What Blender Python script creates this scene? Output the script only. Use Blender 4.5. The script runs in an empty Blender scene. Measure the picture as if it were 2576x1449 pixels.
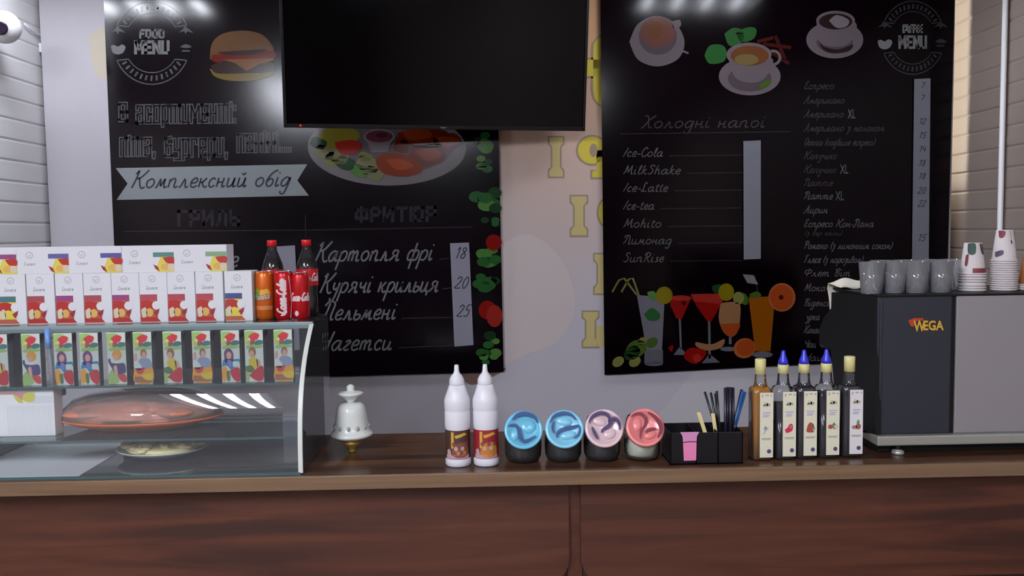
import bpy, bmesh, math, random
from mathutils import Vector, Matrix
from mathutils.geometry import tessellate_polygon
random.seed(7)
S = bpy.context.scene
COL = S.collection

# ---------------------------------------------------------------- camera, world, exposure
W, H, F = 2576.0, 1449.0, 2150.0
CAM = Vector((0, 0, 1.60))
YAW, PITCH, ROLL = math.radians(1.28), math.radians(3.86), math.radians(-0.8)
RM = Matrix.Rotation(-YAW, 3, 'Z') @ Matrix.Rotation(math.pi/2 - PITCH, 3, 'X') @ Matrix.Rotation(ROLL, 3, 'Z')
cd = bpy.data.cameras.new('camera'); cam = bpy.data.objects.new('camera', cd); COL.objects.link(cam)
cam.matrix_world = Matrix.Translation(CAM) @ RM.to_4x4()
cd.sensor_width = 36.0; cd.lens = 36.0 * F / W; cd.clip_start = 0.05
S.camera = cam
wd = bpy.data.worlds.new('world'); S.world = wd; wd.use_nodes = True
wd.node_tree.nodes['Background'].inputs[0].default_value = (0.02, 0.022, 0.03, 1)
wd.node_tree.nodes['Background'].inputs[1].default_value = 0.3
S.view_settings.view_transform = 'Standard'; S.view_settings.look = 'None'
S.view_settings.exposure = 0.0; S.view_settings.gamma = 1.0; S.view_settings.use_curve_mapping = False
LAMPS = {'case': 110.0, 'machine': 80.0, 'front': 110.0, 'mid': 62.0, 'far': 115.0}      # radiance of the tubes in each ceiling light
S.cycles.max_bounces = 10; S.cycles.transparent_max_bounces = 24
S.cycles.caustics_reflective = False; S.cycles.caustics_refractive = False
S.cycles.sample_clamp_indirect = 4.0

def ray(px, py): return RM @ Vector(((px - W/2)/F, -(py - H/2)/F, -1.0))
def PY(px, py, Y): d = ray(px, py); return CAM + d*((Y - CAM.y)/d.y)
def PZ(px, py, z): d = ray(px, py); return CAM + d*((z - CAM.z)/d.z)
def PX(px, py, X): d = ray(px, py); return CAM + d*((X - CAM.x)/d.x)

# ---------------------------------------------------------------- materials
def lin(c): return tuple(((x/255)/12.92 if x/255 <= .04045 else ((x/255 + .055)/1.055)**2.4) for x in c)
MATS = {}
def mat(name, rgb, rough=.5, metal=0.0, spec=.5, emit=0, k=1.0, coat=0.0, trans=0.0, noise=0.0, nscale=20.0):
    if name in MATS: return name
    m = bpy.data.materials.new(name); m.use_nodes = True
    b = m.node_tree.nodes['Principled BSDF']; c = [min(1, x*k) for x in lin(rgb)] + [1]
    b.inputs['Base Color'].default_value = c; b.inputs['Roughness'].default_value = rough
    b.inputs['Metallic'].default_value = metal; b.inputs['Specular IOR Level'].default_value = spec
    b.inputs['Coat Weight'].default_value = coat; b.inputs['Transmission Weight'].default_value = trans
    if emit:
        b.inputs['Emission Color'].default_value = c; b.inputs['Emission Strength'].default_value = emit
    if noise:
        nt = m.node_tree; t = nt.nodes.new('ShaderNodeTexCoord'); n = nt.nodes.new('ShaderNodeTexNoise')
        n.inputs['Scale'].default_value = nscale; n.inputs['Detail'].default_value = 4
        r = nt.nodes.new('ShaderNodeMapRange'); r.inputs[3].default_value = 1 - noise; r.inputs[4].default_value = 1 + noise
        x = nt.nodes.new('ShaderNodeMix'); x.data_type = 'RGBA'; x.blend_type = 'MULTIPLY'; x.inputs[0].default_value = 1
        x.inputs[6].default_value = c
        nt.links.new(t.outputs['Object'], n.inputs['Vector']); nt.links.new(n.outputs['Fac'], r.inputs[0])
        nt.links.new(r.outputs[0], x.inputs[7]); nt.links.new(x.outputs[2], b.inputs['Base Color'])
    MATS[name] = m; return name

def glass(name, tint=(1, 1, 1), ior=1.45, rough=0.0, haze=0.0, hazecol=(.8, .85, .9)):
    """thin sheet glass: clear transmission, fresnel mirror, a pale diffuse haze mixed in"""
    if name in MATS: return name
    m = bpy.data.materials.new(name); m.use_nodes = True; nt = m.node_tree; nt.nodes.clear()
    o = nt.nodes.new('ShaderNodeOutputMaterial'); t = nt.nodes.new('ShaderNodeBsdfTransparent'); t.inputs[0].default_value = (*tint, 1)
    g = nt.nodes.new('ShaderNodeBsdfGlossy'); g.inputs['Roughness'].default_value = rough; g.inputs[0].default_value = (1, 1, 1, 1)
    f = nt.nodes.new('ShaderNodeFresnel'); f.inputs[0].default_value = ior
    mx = nt.nodes.new('ShaderNodeMixShader'); nt.links.new(f.outputs[0], mx.inputs[0])
    last = t
    if haze:
        d = nt.nodes.new('ShaderNodeBsdfDiffuse'); d.inputs[0].default_value = (*hazecol, 1)
        h = nt.nodes.new('ShaderNodeMixShader'); h.inputs[0].default_value = haze
        nt.links.new(t.outputs[0], h.inputs[1]); nt.links.new(d.outputs[0], h.inputs[2]); last = h
    nt.links.new(last.outputs[0], mx.inputs[1]); nt.links.new(g.outputs[0], mx.inputs[2]); nt.links.new(mx.outputs[0], o.inputs[0])
    MATS[name] = m; return name

def wood(name, c1, c2, c3, rough=.45, scale=(1.2, 14, 22), coat=0.0, k=1.0):
    m = bpy.data.materials.new(name); m.use_nodes = True; nt = m.node_tree; b = nt.nodes['Principled BSDF']
    t = nt.nodes.new('ShaderNodeTexCoord'); mp = nt.nodes.new('ShaderNodeMapping'); mp.inputs['Scale'].default_value = scale
    n = nt.nodes.new('ShaderNodeTexNoise'); n.inputs['Scale'].default_value = 1.6; n.inputs['Detail'].default_value = 7; n.inputs['Distortion'].default_value = .6
    cr = nt.nodes.new('ShaderNodeValToRGB'); e = cr.color_ramp.elements
    e[0].position = .33; e[0].color = (*[x*k for x in lin(c1)], 1); e[1].position = .68; e[1].color = (*[x*k for x in lin(c3)], 1)
    x = e.new(.5); x.color = (*[x*k for x in lin(c2)], 1)
    nt.links.new(t.outputs['Object'], mp.inputs[0]); nt.links.new(mp.outputs[0], n.inputs['Vector']); nt.links.new(n.outputs['Fac'], cr.inputs[0])
    nt.links.new(cr.outputs[0], b.inputs['Base Color']); b.inputs['Roughness'].default_value = rough; b.inputs['Coat Weight'].default_value = coat
    MATS[name] = m; return name

KP = .40     # poster inks: albedo over the tone seen in the photograph
def ink(name, rgb, k=None): return mat('ink_' + name, rgb, rough=.16, spec=.2, k=KP if k is None else k)

# ---------------------------------------------------------------- mesh collector
class B:
    def __init__(s): s.v = []; s.f = []; s.m = []; s.s = []
    def add(s, vs, fs, m, smooth=False):
        o = len(s.v); s.v += [tuple(v) for v in vs]
        for f in fs: s.f.append([i + o for i in f]); s.m.append(m); s.s.append(smooth)
        return s
    def box(s, x0, x1, y0, y1, z0, z1, m, bev=0.0, seg=2):
        bm = bmesh.new(); bmesh.ops.create_cube(bm, size=1)
        for v in bm.verts: v.co = Vector(((x0+x1)/2 + v.co.x*(x1-x0), (y0+y1)/2 + v.co.y*(y1-y0), (z0+z1)/2 + v.co.z*(z1-z0)))
        if bev: bmesh.ops.bevel(bm, geom=bm.edges[:], offset=bev, segments=seg, affect='EDGES', profile=.6)
        bmesh.ops.recalc_face_normals(bm, faces=bm.faces[:])
        bm.verts.index_update(); s.add([v.co[:] for v in bm.verts], [[v.index for v in f.verts] for f in bm.faces], m); bm.free(); return s
    def lathe(s, prof, m, c=(0, 0, 0), seg=36, mtx=None, capb=True, capt=True, smooth=True, a0=0, a1=2*math.pi, sq=None):
        """profile [(r,z)]; sq = superellipse exponent for square-ish sections; m may be a list per ring"""
        vs = []; full = abs(a1 - a0 - 2*math.pi) < 1e-6; n = seg if full else seg + 1
        for r, z in prof:
            for i in range(n):
                a = a0 + (a1 - a0)*i/seg; ca, sa = math.cos(a), math.sin(a); k = 1
                if sq: k = (abs(ca)**sq + abs(sa)**sq)**(-1/sq)
                p = Vector((r*k*ca, r*k*sa, z)); p = (mtx @ p) if mtx else p
                vs.append((p.x + c[0], p.y + c[1], p.z + c[2]))
        o = len(s.v); s.v += vs
        for j in range(len(prof) - 1):
            mm = m[j] if isinstance(m, list) else m
            for i in range(seg):
                i2 = (i + 1) % n if full else i + 1
                s.f.append([o + j*n + i, o + j*n + i2, o + (j+1)*n + i2, o + (j+1)*n + i]); s.m.append(mm); s.s.append(smooth)
        ml = m if isinstance(m, list) else [m]
        if full and capb and prof[0][0] > 1e-6: s.f.append([o + i for i in range(n)][::-1]); s.m.append(ml[0]); s.s.append(False)
        if full and capt and prof[-1][0] > 1e-6: s.f.append([o + (len(prof)-1)*n + i for i in range(n)]); s.m.append(ml[-1]); s.s.append(False)
        return s
    def tube(s, pts, r, m, seg=10, caps=True):
        pts = [Vector(p) for p in pts]; rings = []
        for i, p in enumerate(pts):
            d = (pts[min(i+1, len(pts)-1)] - pts[max(i-1, 0)]).normalized()
            u = d.cross(Vector((0, 0, 1)) if abs(d.z) < .9 else Vector((1, 0, 0))).normalized(); w = d.cross(u)
            rr = r[i] if isinstance(r, (list, tuple)) else r
            rings.append([p + u*rr*math.cos(2*math.pi*k/seg) + w*rr*math.sin(2*math.pi*k/seg) for k in range(seg)])
        o = len(s.v); s.v += [tuple(p) for q in rings for p in q]
        for j in range(len(rings)-1):
            for k in range(seg): s.f.append([o+j*seg+k, o+j*seg+(k+1) % seg, o+(j+1)*seg+(k+1) % seg, o+(j+1)*seg+k]); s.m.append(m); s.s.append(True)
        if caps:
            s.f.append([o+k for k in range(seg)][::-1]); s.m.append(m); s.s.append(False)
            s.f.append([o+(len(rings)-1)*seg+k for k in range(seg)]); s.m.append(m); s.s.append(False)
        return s
    def ell(s, c, r, m, nu=20, nv=12, fn=None):
        vs = []; fs = []
        for j in range(nv + 1):
            t = math.pi*j/nv
            for i in range(nu):
                a = 2*math.pi*i/nu; d = Vector((math.sin(t)*math.cos(a), math.sin(t)*math.sin(a), math.cos(t)))
                k = fn(d) if fn else 1
                vs.append((c[0]+r[0]*d.x*k, c[1]+r[1]*d.y*k, c[2]+r[2]*d.z*k))
        for j in range(nv):
            for i in range(nu): fs.append([j*nu+i, (j+1)*nu+i, (j+1)*nu+(i+1) % nu, j*nu+(i+1) % nu])
        return s.add(vs, fs, m, True)
    def prism(s, poly, a, b, m, axis='Y', smooth=False):
        """poly of 2D points extruded along an axis from a to b"""
        def q(p, t): return {'Y': (p[0], t, p[1]), 'X': (t, p[0], p[1]), 'Z': (p[0], p[1], t)}[axis]
        n = len(poly); vs = [q(p, a) for p in poly] + [q(p, b) for p in poly]
        tri = tessellate_polygon([[Vector((p[0], p[1], 0)) for p in poly]])
        fs = [list(t) for t in tri] + [[i + n for i in t][::-1] for t in tri]
        fs += [[i, (i+1) % n, n + (i+1) % n, n + i] for i in range(n)]
        return s.add(vs, fs, m, smooth)
    def build(s, name, parent=None, loc=(0, 0, 0), rot=(0, 0, 0), fixn=True):
        me = bpy.data.meshes.new(name); me.from_pydata(s.v, [], s.f); names = []
        for x in s.m:
            if x not in names: names.append(x)
        for n in names: me.materials.append(MATS[n])
        for i, p in enumerate(me.polygons): p.material_index = names.index(s.m[i]); p.use_smooth = s.s[i]
        if fixn:
            bm = bmesh.new(); bm.from_mesh(me); bmesh.ops.recalc_face_normals(bm, faces=bm.faces[:]); bm.to_mesh(me); bm.free()
        o = bpy.data.objects.new(name, me); COL.objects.link(o); o.location = loc; o.rotation_euler = rot
        if parent: o.parent = parent
        return o

def tag(o, label, cat, group=None, kind=None):
    o['label'] = label; o['category'] = cat
    if group: o['group'] = group
    if kind: o['kind'] = kind
    return o
def thing(name, label, cat, loc=(0, 0, 0), rot=(0, 0, 0), group=None):
    o = bpy.data.objects.new(name, None); COL.objects.link(o); o.empty_display_size = .05
    o.location = loc; o.rotation_euler = rot; return tag(o, label, cat, group)
def struct(o): o['kind'] = 'structure'; return o
def dup(root, loc, rot=None, label=None):
    r = root.copy(); COL.objects.link(r); r.location = loc
    if rot: r.rotation_euler = rot
    if label: r['label'] = label
    for ch in list(root.children):
        c = ch.copy(); COL.objects.link(c); c.parent = r
        for g in ch.children: d = g.copy(); COL.objects.link(d); d.parent = c
    return r

# ---------------------------------------------------------------- flat printing: shapes mapped to a surface
FONT = {}
def font_mesh(body, shear=0.0, offset=0.0):
    key = (body, shear, offset)
    if key in FONT: return FONT[key]
    c = bpy.data.curves.new('type', 'FONT'); c.body = body; c.shear = shear; c.offset = offset; c.resolution_u = 3
    o = bpy.data.objects.new('type', c); COL.objects.link(o); bpy.context.view_layer.update()
    me = o.to_mesh(); v = [(p.co.x, p.co.y) for p in me.vertices]; f = [list(p.vertices) for p in me.polygons]
    o.to_mesh_clear(); bpy.data.objects.remove(o); bpy.data.curves.remove(c)
    x0 = min(p[0] for p in v); x1 = max(p[0] for p in v); y0 = min(p[1] for p in v); y1 = max(p[1] for p in v)
    FONT[key] = ([((p[0]-x0)/(x1-x0), (p[1]-y0)/(y1-y0)) for p in v], f); return FONT[key]

GL = {}
def _g(ch, w, s): GL[ch] = (w, [[tuple(float(q) for q in p.split(',')) for p in st.split()] for st in s.split('/')])
BOWL = '.8,.85 .5,1 .15,.7 .08,.3 .3,0 .6,.2 .82,.95'
for ch, w, s in [
 ('а', 1.1, BOWL + ' / .85,1 .8,.3 .9,.02 1.1,.15'), ('р', .95, '.15,.95 .1,0 .02,-.85 / .12,.6 .4,.97 .75,.85 .8,.4 .55,.03 .2,.1'),
 ('т', 1.35, '.1,.95 .1,0 / .1,.6 .35,.98 .5,.8 .5,0 / .5,.6 .8,.98 .95,.8 .95,.15 1.1,0 1.3,.15'), ('о', .95, '.5,1 .12,.75 .1,.3 .4,0 .75,.25 .78,.7 .5,1'),
 ('п', 1.05, '.1,.95 .1,0 / .1,.6 .4,.98 .65,.85 .65,.15 .8,0 1,.15'), ('л', 1.0, '0,.08 .2,.1 .45,.95 / .45,.95 .6,.5 .65,.1 .8,0 .95,.15'),
 ('я', 1.1, '.8,1 .8,.1 .95,0 1.1,.15 / .8,.95 .4,1 .25,.75 .45,.5 .8,.5 / .5,.5 .05,0'), ('ф', 1.3, '.75,1.7 .65,.5 .55,-.8 / .65,.8 .4,1 .1,.7 .15,.1 .45,.05 .65,.3 / .65,.7 .9,1 1.2,.8 1.15,.2 .85,0 .63,.3'),
 ('і', .5, '.15,1 .12,.2 .25,0 .45,.2 / .2,1.4 .24,1.52'), ('у', .85, '.1,1 .1,.5 .3,.3 .6,.5 / .7,1 .6,0 .4,-.8 .1,-.75 .05,-.5'),
 ('ч', .95, '.1,1 .12,.6 .35,.45 .65,.65 / .7,1 .68,.2 .8,0 .95,.15'), ('к', .9, '.12,1 .1,0 / .7,1 .4,.6 .15,.5 / .35,.58 .55,.1 .75,0 .9,.15'),
 ('и', 1.0, '.1,1 .1,.2 .3,0 .6,.3 .7,1 / .7,1 .68,.2 .8,0 1,.15'), ('й', 1.0, '.1,1 .1,.2 .3,0 .6,.3 .7,1 / .7,1 .68,.2 .8,0 1,.15 / .25,1.5 .42,1.32 .62,1.52'),
 ('ь', .75, '.12,1 .1,.1 .4,0 .65,.2 .6,.5 .15,.5'), ('ц', 1.0, '.1,1 .1,.2 .3,0 .6,.3 .7,1 / .7,1 .68,.2 .8,0 .95,.1 .9,-.35'),
 ('е', .8, '.1,.45 .6,.55 .65,.9 .4,1 .12,.65 .15,.15 .45,0 .75,.2'), ('м', 1.15, '0,.05 .15,.1 .35,.98 / .35,.98 .5,.15 / .5,.15 .8,.98 / .8,.98 .85,.15 1,0 1.15,.15'),
 ('н', .95, '.1,1 .1,0 / .1,.5 .6,.55 / .65,1 .62,.15 .75,0 .92,.15'), ('г', .7, '.15,.8 .4,1 .6,.85 .3,.45 .1,.2 .3,0 .6,.12'),
 ('с', .75, '.65,.8 .4,1 .1,.65 .15,.15 .4,0 .7,.2'), ('б', .9, '.95,1.75 .6,1.6 .25,1.1 .1,.45 .35,0 .7,.2 .7,.7 .4,.85 .15,.55'),
 ('д', 1.0, BOWL + ' / .85,1 .78,0 .58,-.8 .25,-.75 .2,-.5'), ('х', .9, '.05,.9 .3,.95 .45,.4 .65,.05 .85,.15 / .8,1 .4,.5 .05,.02'),
 ('в', .85, '.1,.5 .35,1.5 .58,1.4 .4,.9 .15,.75 / .15,.7 .6,.8 .7,.4 .45,0 .12,.2 .15,.75'), ('з', .7, '.1,.85 .4,1 .6,.8 .3,.55 .6,.3 .4,-.1 .3,-.6 .05,-.55'),
 ('К', 1.3, '.35,1.9 .25,1 .05,0 / 1.3,1.95 .75,1.2 .3,1 / .55,1.1 .8,.3 1.05,-.05 1.35,.1 / .08,1.5 .35,1.9'),
 ('П', 1.25, '.45,1.7 .35,.8 .1,0 -.15,.15 / 0,1.4 .3,1.85 .8,1.8 1,1.5 .9,.5 1,0 1.2,.1'), ('Н', 1.15, '.45,1.8 .35,.8 .1,-.1 -.15,.15 / 1.1,1.9 .92,.8 .85,0 / .3,.85 .95,.95'),
 ('Х', 1.2, '.1,1.7 .4,1.8 .6,1 .8,.1 1.1,.1 / 1.2,1.8 .7,1.2 .2,.1 0,0'), ('Л', 1.2, '.05,1.2 .0,1.6 .4,1.7 .3,.6 0,.05 / .4,1.7 .75,1.7 .9,.8 .85,.1 1.1,0 1.2,.15'),
 ('А', 1.2, '-.1,.1 .1,0 .5,.9 .8,1.9 / .8,1.9 .85,.8 .95,0 1.15,.1 / .3,.7 .9,.75'), ('Е', .9, '.8,1.6 .5,1.85 .2,1.5 .45,1.05 .1,.6 .3,0 .8,.3'),
 ('Д', 1.1, '.3,1.8 .2,.2 0,.1 / .1,1.6 .7,1.8 1.1,1.1 .8,.1 .2,.02'), ('Р', 1.0, '.35,1.7 .25,.6 .1,0 / 0,1.3 .3,1.85 .9,1.7 .8,1.1 .3,.95'),
 ('Г', 1.0, '.4,1.7 .3,.7 .1,0 / .1,1.5 .4,1.75 1,1.85'), ('Ф', 1.25, '.65,1.9 .6,1 .5,0 / .62,1.5 .1,1.4 .1,.7 .6,.6 1.15,.9 1.1,1.45 .62,1.5'),
 ('В', 1.0, '.3,1.7 .2,.1 / 0,1.5 .5,1.85 .9,1.5 .3,1 .9,.7 .6,.05 .15,.1'), ('М', 1.45, '0,.1 .2,.3 .4,1.8 / .4,1.8 .65,.3 / .65,.3 1.1,1.8 / 1.1,1.8 1.15,.3 1.3,0 1.45,.15'),
 ('Ч', 1.0, '.1,1.7 .15,1 .5,.85 .9,1.2 / 1,1.8 .9,.8 .85,0'), ('I', .55, '.5,1.8 .3,.9 .05,0'), ('C', 1.0, '.9,1.5 .65,1.85 .15,1.2 .2,.2 .6,0 1,.4'),
 ('S', .95, '.85,1.5 .55,1.85 .2,1.5 .7,.8 .5,.05 .05,.15'), ('L', 1.0, '.7,1.5 .55,1.85 .3,1.5 .3,.4 0,.05 .5,.1 .9,.05'), ('R', 1.1, '.35,1.7 .2,0 / 0,1.3 .3,1.85 .85,1.7 .75,1.1 .3,.95 / .45,.95 .8,.1 1.1,.05'),
 ('l', .5, '.1,.3 .4,1.4 .3,1.75 .15,1.2 .15,.2 .3,0 .5,.15'), ('h', .9, '.3,1.8 .15,1 .1,0 / .12,.6 .4,.97 .6,.8 .6,.15 .75,0 .9,.15'),
 ('t', .6, '.32,1.5 .2,.3 .35,0 .6,.15 / 0,1.05 .55,1.1'), ('k', .85, '.28,1.8 .1,0 / .65,1 .2,.55 / .3,.6 .6,0 .85,.12'), ('s', .65, '.1,.05 .4,.05 .5,.35 .3,.6 .35,.95 .55,.85'),
 ('r', .7, '.1,.95 .12,0 / .12,.5 .3,.95 .6,.95'), ('v', .85, '.05,1 .25,.1 .4,.05 .65,.7 .7,1 .85,.9'), ('-', .6, '.05,.5 .55,.52'), ('(', .5, '.45,1.7 .15,.8 .3,-.1'), (')', .5, '.2,1.7 .4,.8 .05,-.1'),
 ('1', .6, '.15,1.4 .45,1.8 .3,0'), ('2', .95, '.15,1.4 .45,1.8 .8,1.5 .5,.7 .05,.05 .9,.05'), ('5', .9, '.9,1.8 .35,1.75 .25,1 .7,1 .7,.3 .4,0 .05,.15'), ('8', .85, '.7,1.5 .4,1.8 .2,1.4 .7,.6 .5,0 .1,.3 .4,.9 .7,1.5'),
 ('0', .9, '.5,1.8 .15,1.1 .2,.2 .5,0 .8,.7 .75,1.5 .5,1.8'), ('7', .8, '.1,1.7 .8,1.75 .35,0'), ('3', .85, '.15,1.6 .5,1.8 .7,1.4 .35,1 .75,.6 .5,0 .1,.15'), ('4', .9, '.3,1.8 .1,.8 .8,.8 / .7,1.5 .6,0'), ('6', .85, '.7,1.8 .25,1 .2,.2 .5,0 .75,.4 .5,.8 .2,.5'),
]: _g(ch, w, s)
for a, b in zip('aceoinuCHMpeK', 'асеоіпиCНМрeК'):
    if b in GL and a not in GL: GL[a] = GL[b]
GL['e'] = GL['е']; GL['i'] = GL['і']; GL['n'] = GL['п']; GL['H'] = GL['Н']; GL['M'] = GL['М']

def smooth_line(p, n=5):
    if len(p) < 3: return p
    out = []
    for i in range(len(p)-1):
        p0 = p[max(i-1, 0)]; p1 = p[i]; p2 = p[i+1]; p3 = p[min(i+2, len(p)-1)]
        for k in range(n):
            t = k/n; out.append(tuple(.5*((2*p1[j]) + (-p0[j]+p2[j])*t + (2*p0[j]-5*p1[j]+4*p2[j]-p3[j])*t*t + (-p0[j]+3*p1[j]-3*p2[j]+p3[j])*t**3) for j in (0, 1)))
    return out + [p[-1]]

BL = {}
for ch, w, d in [('В', .6, '0,0 0,1 .55,1 .55,.58 .05,.5 / .1,.5 .6,.5 .6,0 0,0'), ('а', .55, '0,.8 0,1 .55,1 .55,0 / .55,.58 0,.5 0,0 .55,0'), ('с', .55, '.55,.7 .55,1 0,1 0,0 .55,0 .55,.3'), ('о', .55, '0,0 0,1 .55,1 .55,0 0,0'),
 ('р', .55, '0,-.2 0,1 .55,1 .55,.05 .1,.05'), ('т', .9, '0,0 0,1 .9,1 .9,0 / .45,1 .45,0'), ('и', .55, '0,1 0,0 .5,.0 / .55,1 .55,0'), ('м', .8, '0,0 0,1 / .05,.95 .4,.35 .75,.95 / .8,1 .8,0'), ('е', .55, '0,.5 .55,.5 .55,1 0,1 0,0 .55,0 .55,.2'),
 ('н', .55, '0,0 0,1 / 0,.5 .55,.5 / .55,0 .55,1'), ('і', .05, '0,0 0,.82 / 0,1 0,1.12'), (':', .08, '0,.0 0,.12 / 0,.75 0,.9'), ('п', .55, '0,0 0,1 .55,1 .55,0'), (',', .1, '.05,.12 0,-.15'), ('б', .55, '.5,1.12 0,1.05 0,0 .55,0 .55,.65 .1,.65'),
 ('у', .55, '0,1 0,.35 .5,.35 / .55,1 .55,-.2 .05,-.2'), ('г', .5, '0,0 0,1 .5,1 .5,.75'), ('.', .1, '0,.0 0,.14'), ('Г', .5, '0,0 0,1 .5,1'), ('Р', .55, '0,0 0,1 .55,1 .55,.45 0,.45'), ('И', .6, '0,1 0,0 / 0,.05 .6,.95 / .6,1 .6,0'), ('Л', .6, '0,0 .15,.1 .2,1 .6,1 .6,0'),
 ('Ь', .55, '0,1 0,0 .55,0 .55,.5 0,.5'), ('Ф', .75, '.37,1.05 .37,-.05 / 0,.2 0,.85 .75,.85 .75,.2 0,.2'), ('Т', .6, '0,1 .6,1 / .3,1 .3,0'), ('Ю', .8, '0,1 0,0 / 0,.5 .3,.5 / .3,0 .3,1 .8,1 .8,0 .3,0'),
 ('F', .5, '0,0 0,1 .5,1 / 0,.5 .4,.5'), ('O', .55, '0,0 0,1 .55,1 .55,0 0,0'), ('D', .55, '0,0 0,1 .45,1 .55,.85 .55,.15 .45,0 0,0'), ('M', .75, '0,0 0,1 / .02,.95 .37,.35 .73,.95 / .75,1 .75,0'), ('E', .5, '.5,1 0,1 0,0 .5,0 / 0,.5 .42,.5'), ('N', .6, '0,0 0,1 / .03,.95 .57,.05 / .6,1 .6,0'),
 ('U', .6, '0,1 0,0 .6,0 .6,1'), ('C', .55, '.55,.75 .55,1 0,1 0,0 .55,0 .55,.25')]:
    BL[ch] = (w, [[tuple(float(q) for q in p.split(',')) for p in st.split()] for st in d.split('/')])

class Print:
    """draws 2D shapes (y down, like the photo) onto a surface given by mapf(x, y, layer)"""
    def __init__(s, b, mapf, sub=0): s.b = b; s.f = mapf; s.sub = sub
    def poly(s, pts, m, L=1):
        tri = tessellate_polygon([[Vector((p[0], p[1], 0)) for p in pts]])
        if s.sub:
            T = [tuple((pts[i][0], pts[i][1]) for i in t) for t in tri]
            for _ in range(s.sub):
                N = []
                for a, b_, c in T:
                    ab, bc, ca = [((p[0]+q[0])/2, (p[1]+q[1])/2) for p, q in ((a, b_), (b_, c), (c, a))]
                    N += [(a, ab, ca), (ab, b_, bc), (ca, bc, c), (ab, bc, ca)]
                T = N
            s.b.add([s.f(p[0], p[1], L) for t in T for p in t], [[3*i, 3*i+1, 3*i+2] for i in range(len(T))], m); return s
        s.b.add([s.f(p[0], p[1], L) for p in pts], [list(t) for t in tri], m); return s
    def blob(s, pts, m, L=1, n=6): return s.poly(smooth_line(list(pts) + [pts[0]], n)[:-1], m, L)
    def rect(s, x0, y0, x1, y1, m, L=1): return s.poly([(x0, y0), (x1, y0), (x1, y1), (x0, y1)], m, L)
    def grid(s, x0, y0, x1, y1, m, L=1, nx=8, ny=1):
        v = [s.f(x0+(x1-x0)*i/nx, y0+(y1-y0)*j/ny, L) for j in range(ny+1) for i in range(nx+1)]
        s.b.add(v, [[j*(nx+1)+i, j*(nx+1)+i+1, (j+1)*(nx+1)+i+1, (j+1)*(nx+1)+i] for j in range(ny) for i in range(nx)], m, True); return s
    def ell(s, cx, cy, rx, ry, m, L=1, rot=0, n=28, a0=0, a1=360):
        r = math.radians(rot); pts = []
        for i in range(n if a1-a0 >= 360 else n+1):
            a = math.radians(a0 + (a1-a0)*i/n); x, y = rx*math.cos(a), ry*math.sin(a)
            pts.append((cx + x*math.cos(r) - y*math.sin(r), cy + x*math.sin(r) + y*math.cos(r)))
        return s.poly(pts, m, L)
    def line(s, pts, w, m, L=1):
        n = len(pts)
        if n < 2: return s
        v = []
        for i in range(n):
            a = pts[max(i-1, 0)]; c = pts[min(i+1, n-1)]; dx, dy = c[0]-a[0], c[1]-a[1]; d = math.hypot(dx, dy) or 1
            ww = (w[0] + (w[1]-w[0])*i/(n-1)) if isinstance(w, tuple) else w
            nx, ny = -dy/d*ww/2, dx/d*ww/2
            v += [s.f(pts[i][0]+nx, pts[i][1]+ny, L), s.f(pts[i][0]-nx, pts[i][1]-ny, L)]
        s.b.add(v, [[2*i, 2*i+2, 2*i+3, 2*i+1] for i in range(n-1)], m); return s
    def arc(s, cx, cy, r, a0, a1, w, m, L=1, n=24, ry=None):
        return s.line([(cx + r*math.cos(math.radians(a0+(a1-a0)*i/n)), cy + (ry or r)*math.sin(math.radians(a0+(a1-a0)*i/n))) for i in range(n+1)], w, m, L)
    def type(s, body, x0, y0, x1, y1, m, L=1, shear=0.0, offset=0.0, slope=0.0):
        v, f = font_mesh(body, shear, offset)
        s.b.add([s.f(x0+(x1-x0)*p[0], y1+(y0-y1)*p[1] + slope*(x1-x0)*p[0], L) for p in v], f, m); return s
    def block(s, text, x0, x1, y, hh, m, w, L=1, slope=0.0, inner=None, wi=0):
        """condensed block letters; y = baseline at x0"""
        gap = .34; tot = sum(BL[c][0] if c in BL else .4 for c in text) + gap*(len(text)-1); k = (x1-x0)/tot
        for ww, mm, LL in ((w, m, L), (wi, inner, L+1)):
            if not mm: continue
            cx = 0
            for c in text:
                gw, st = BL.get(c, (.4, []))
                for q in st:
                    pts = [(x0 + (cx+p[0])*k, y - p[1]*hh + slope*(cx+p[0])*k) for p in q]
                    for a, c_ in zip(pts, pts[1:]):
                        d = math.hypot(c_[0]-a[0], c_[1]-a[1]) or 1; e_ = ww/2/d
                        s.line([(a[0]-(c_[0]-a[0])*e_, a[1]-(c_[1]-a[1])*e_), (c_[0]+(c_[0]-a[0])*e_, c_[1]+(c_[1]-a[1])*e_)], ww, mm, LL)
                cx += gw + gap
        return s
    def script(s, text, x0, x1, y, xh, m, L=1, w=3.5, slope=0.0, slant=.3, vert=False):
        """hand lettering from pen strokes; y = baseline at x0, xh = x height"""
        tot = sum(GL[c][0] + .08 if c in GL else .75 for c in text); k = (x1-x0)/tot; cx = 0
        for c in text:
            if c not in GL: cx += .75; continue
            gw, st = GL[c]
            for q in st:
                pts = [(x0 + (cx+p[0])*k + slant*p[1]*xh, y - p[1]*xh + slope*(cx+p[0])*k) for p in smooth_line(q, 4)]
                if vert: pts = [(x0 + (y - p[1]), vert - (p[0]-x0)) for p in pts]
                s.line(pts, w, m, L)
            cx += gw + .08
        return s

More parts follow.
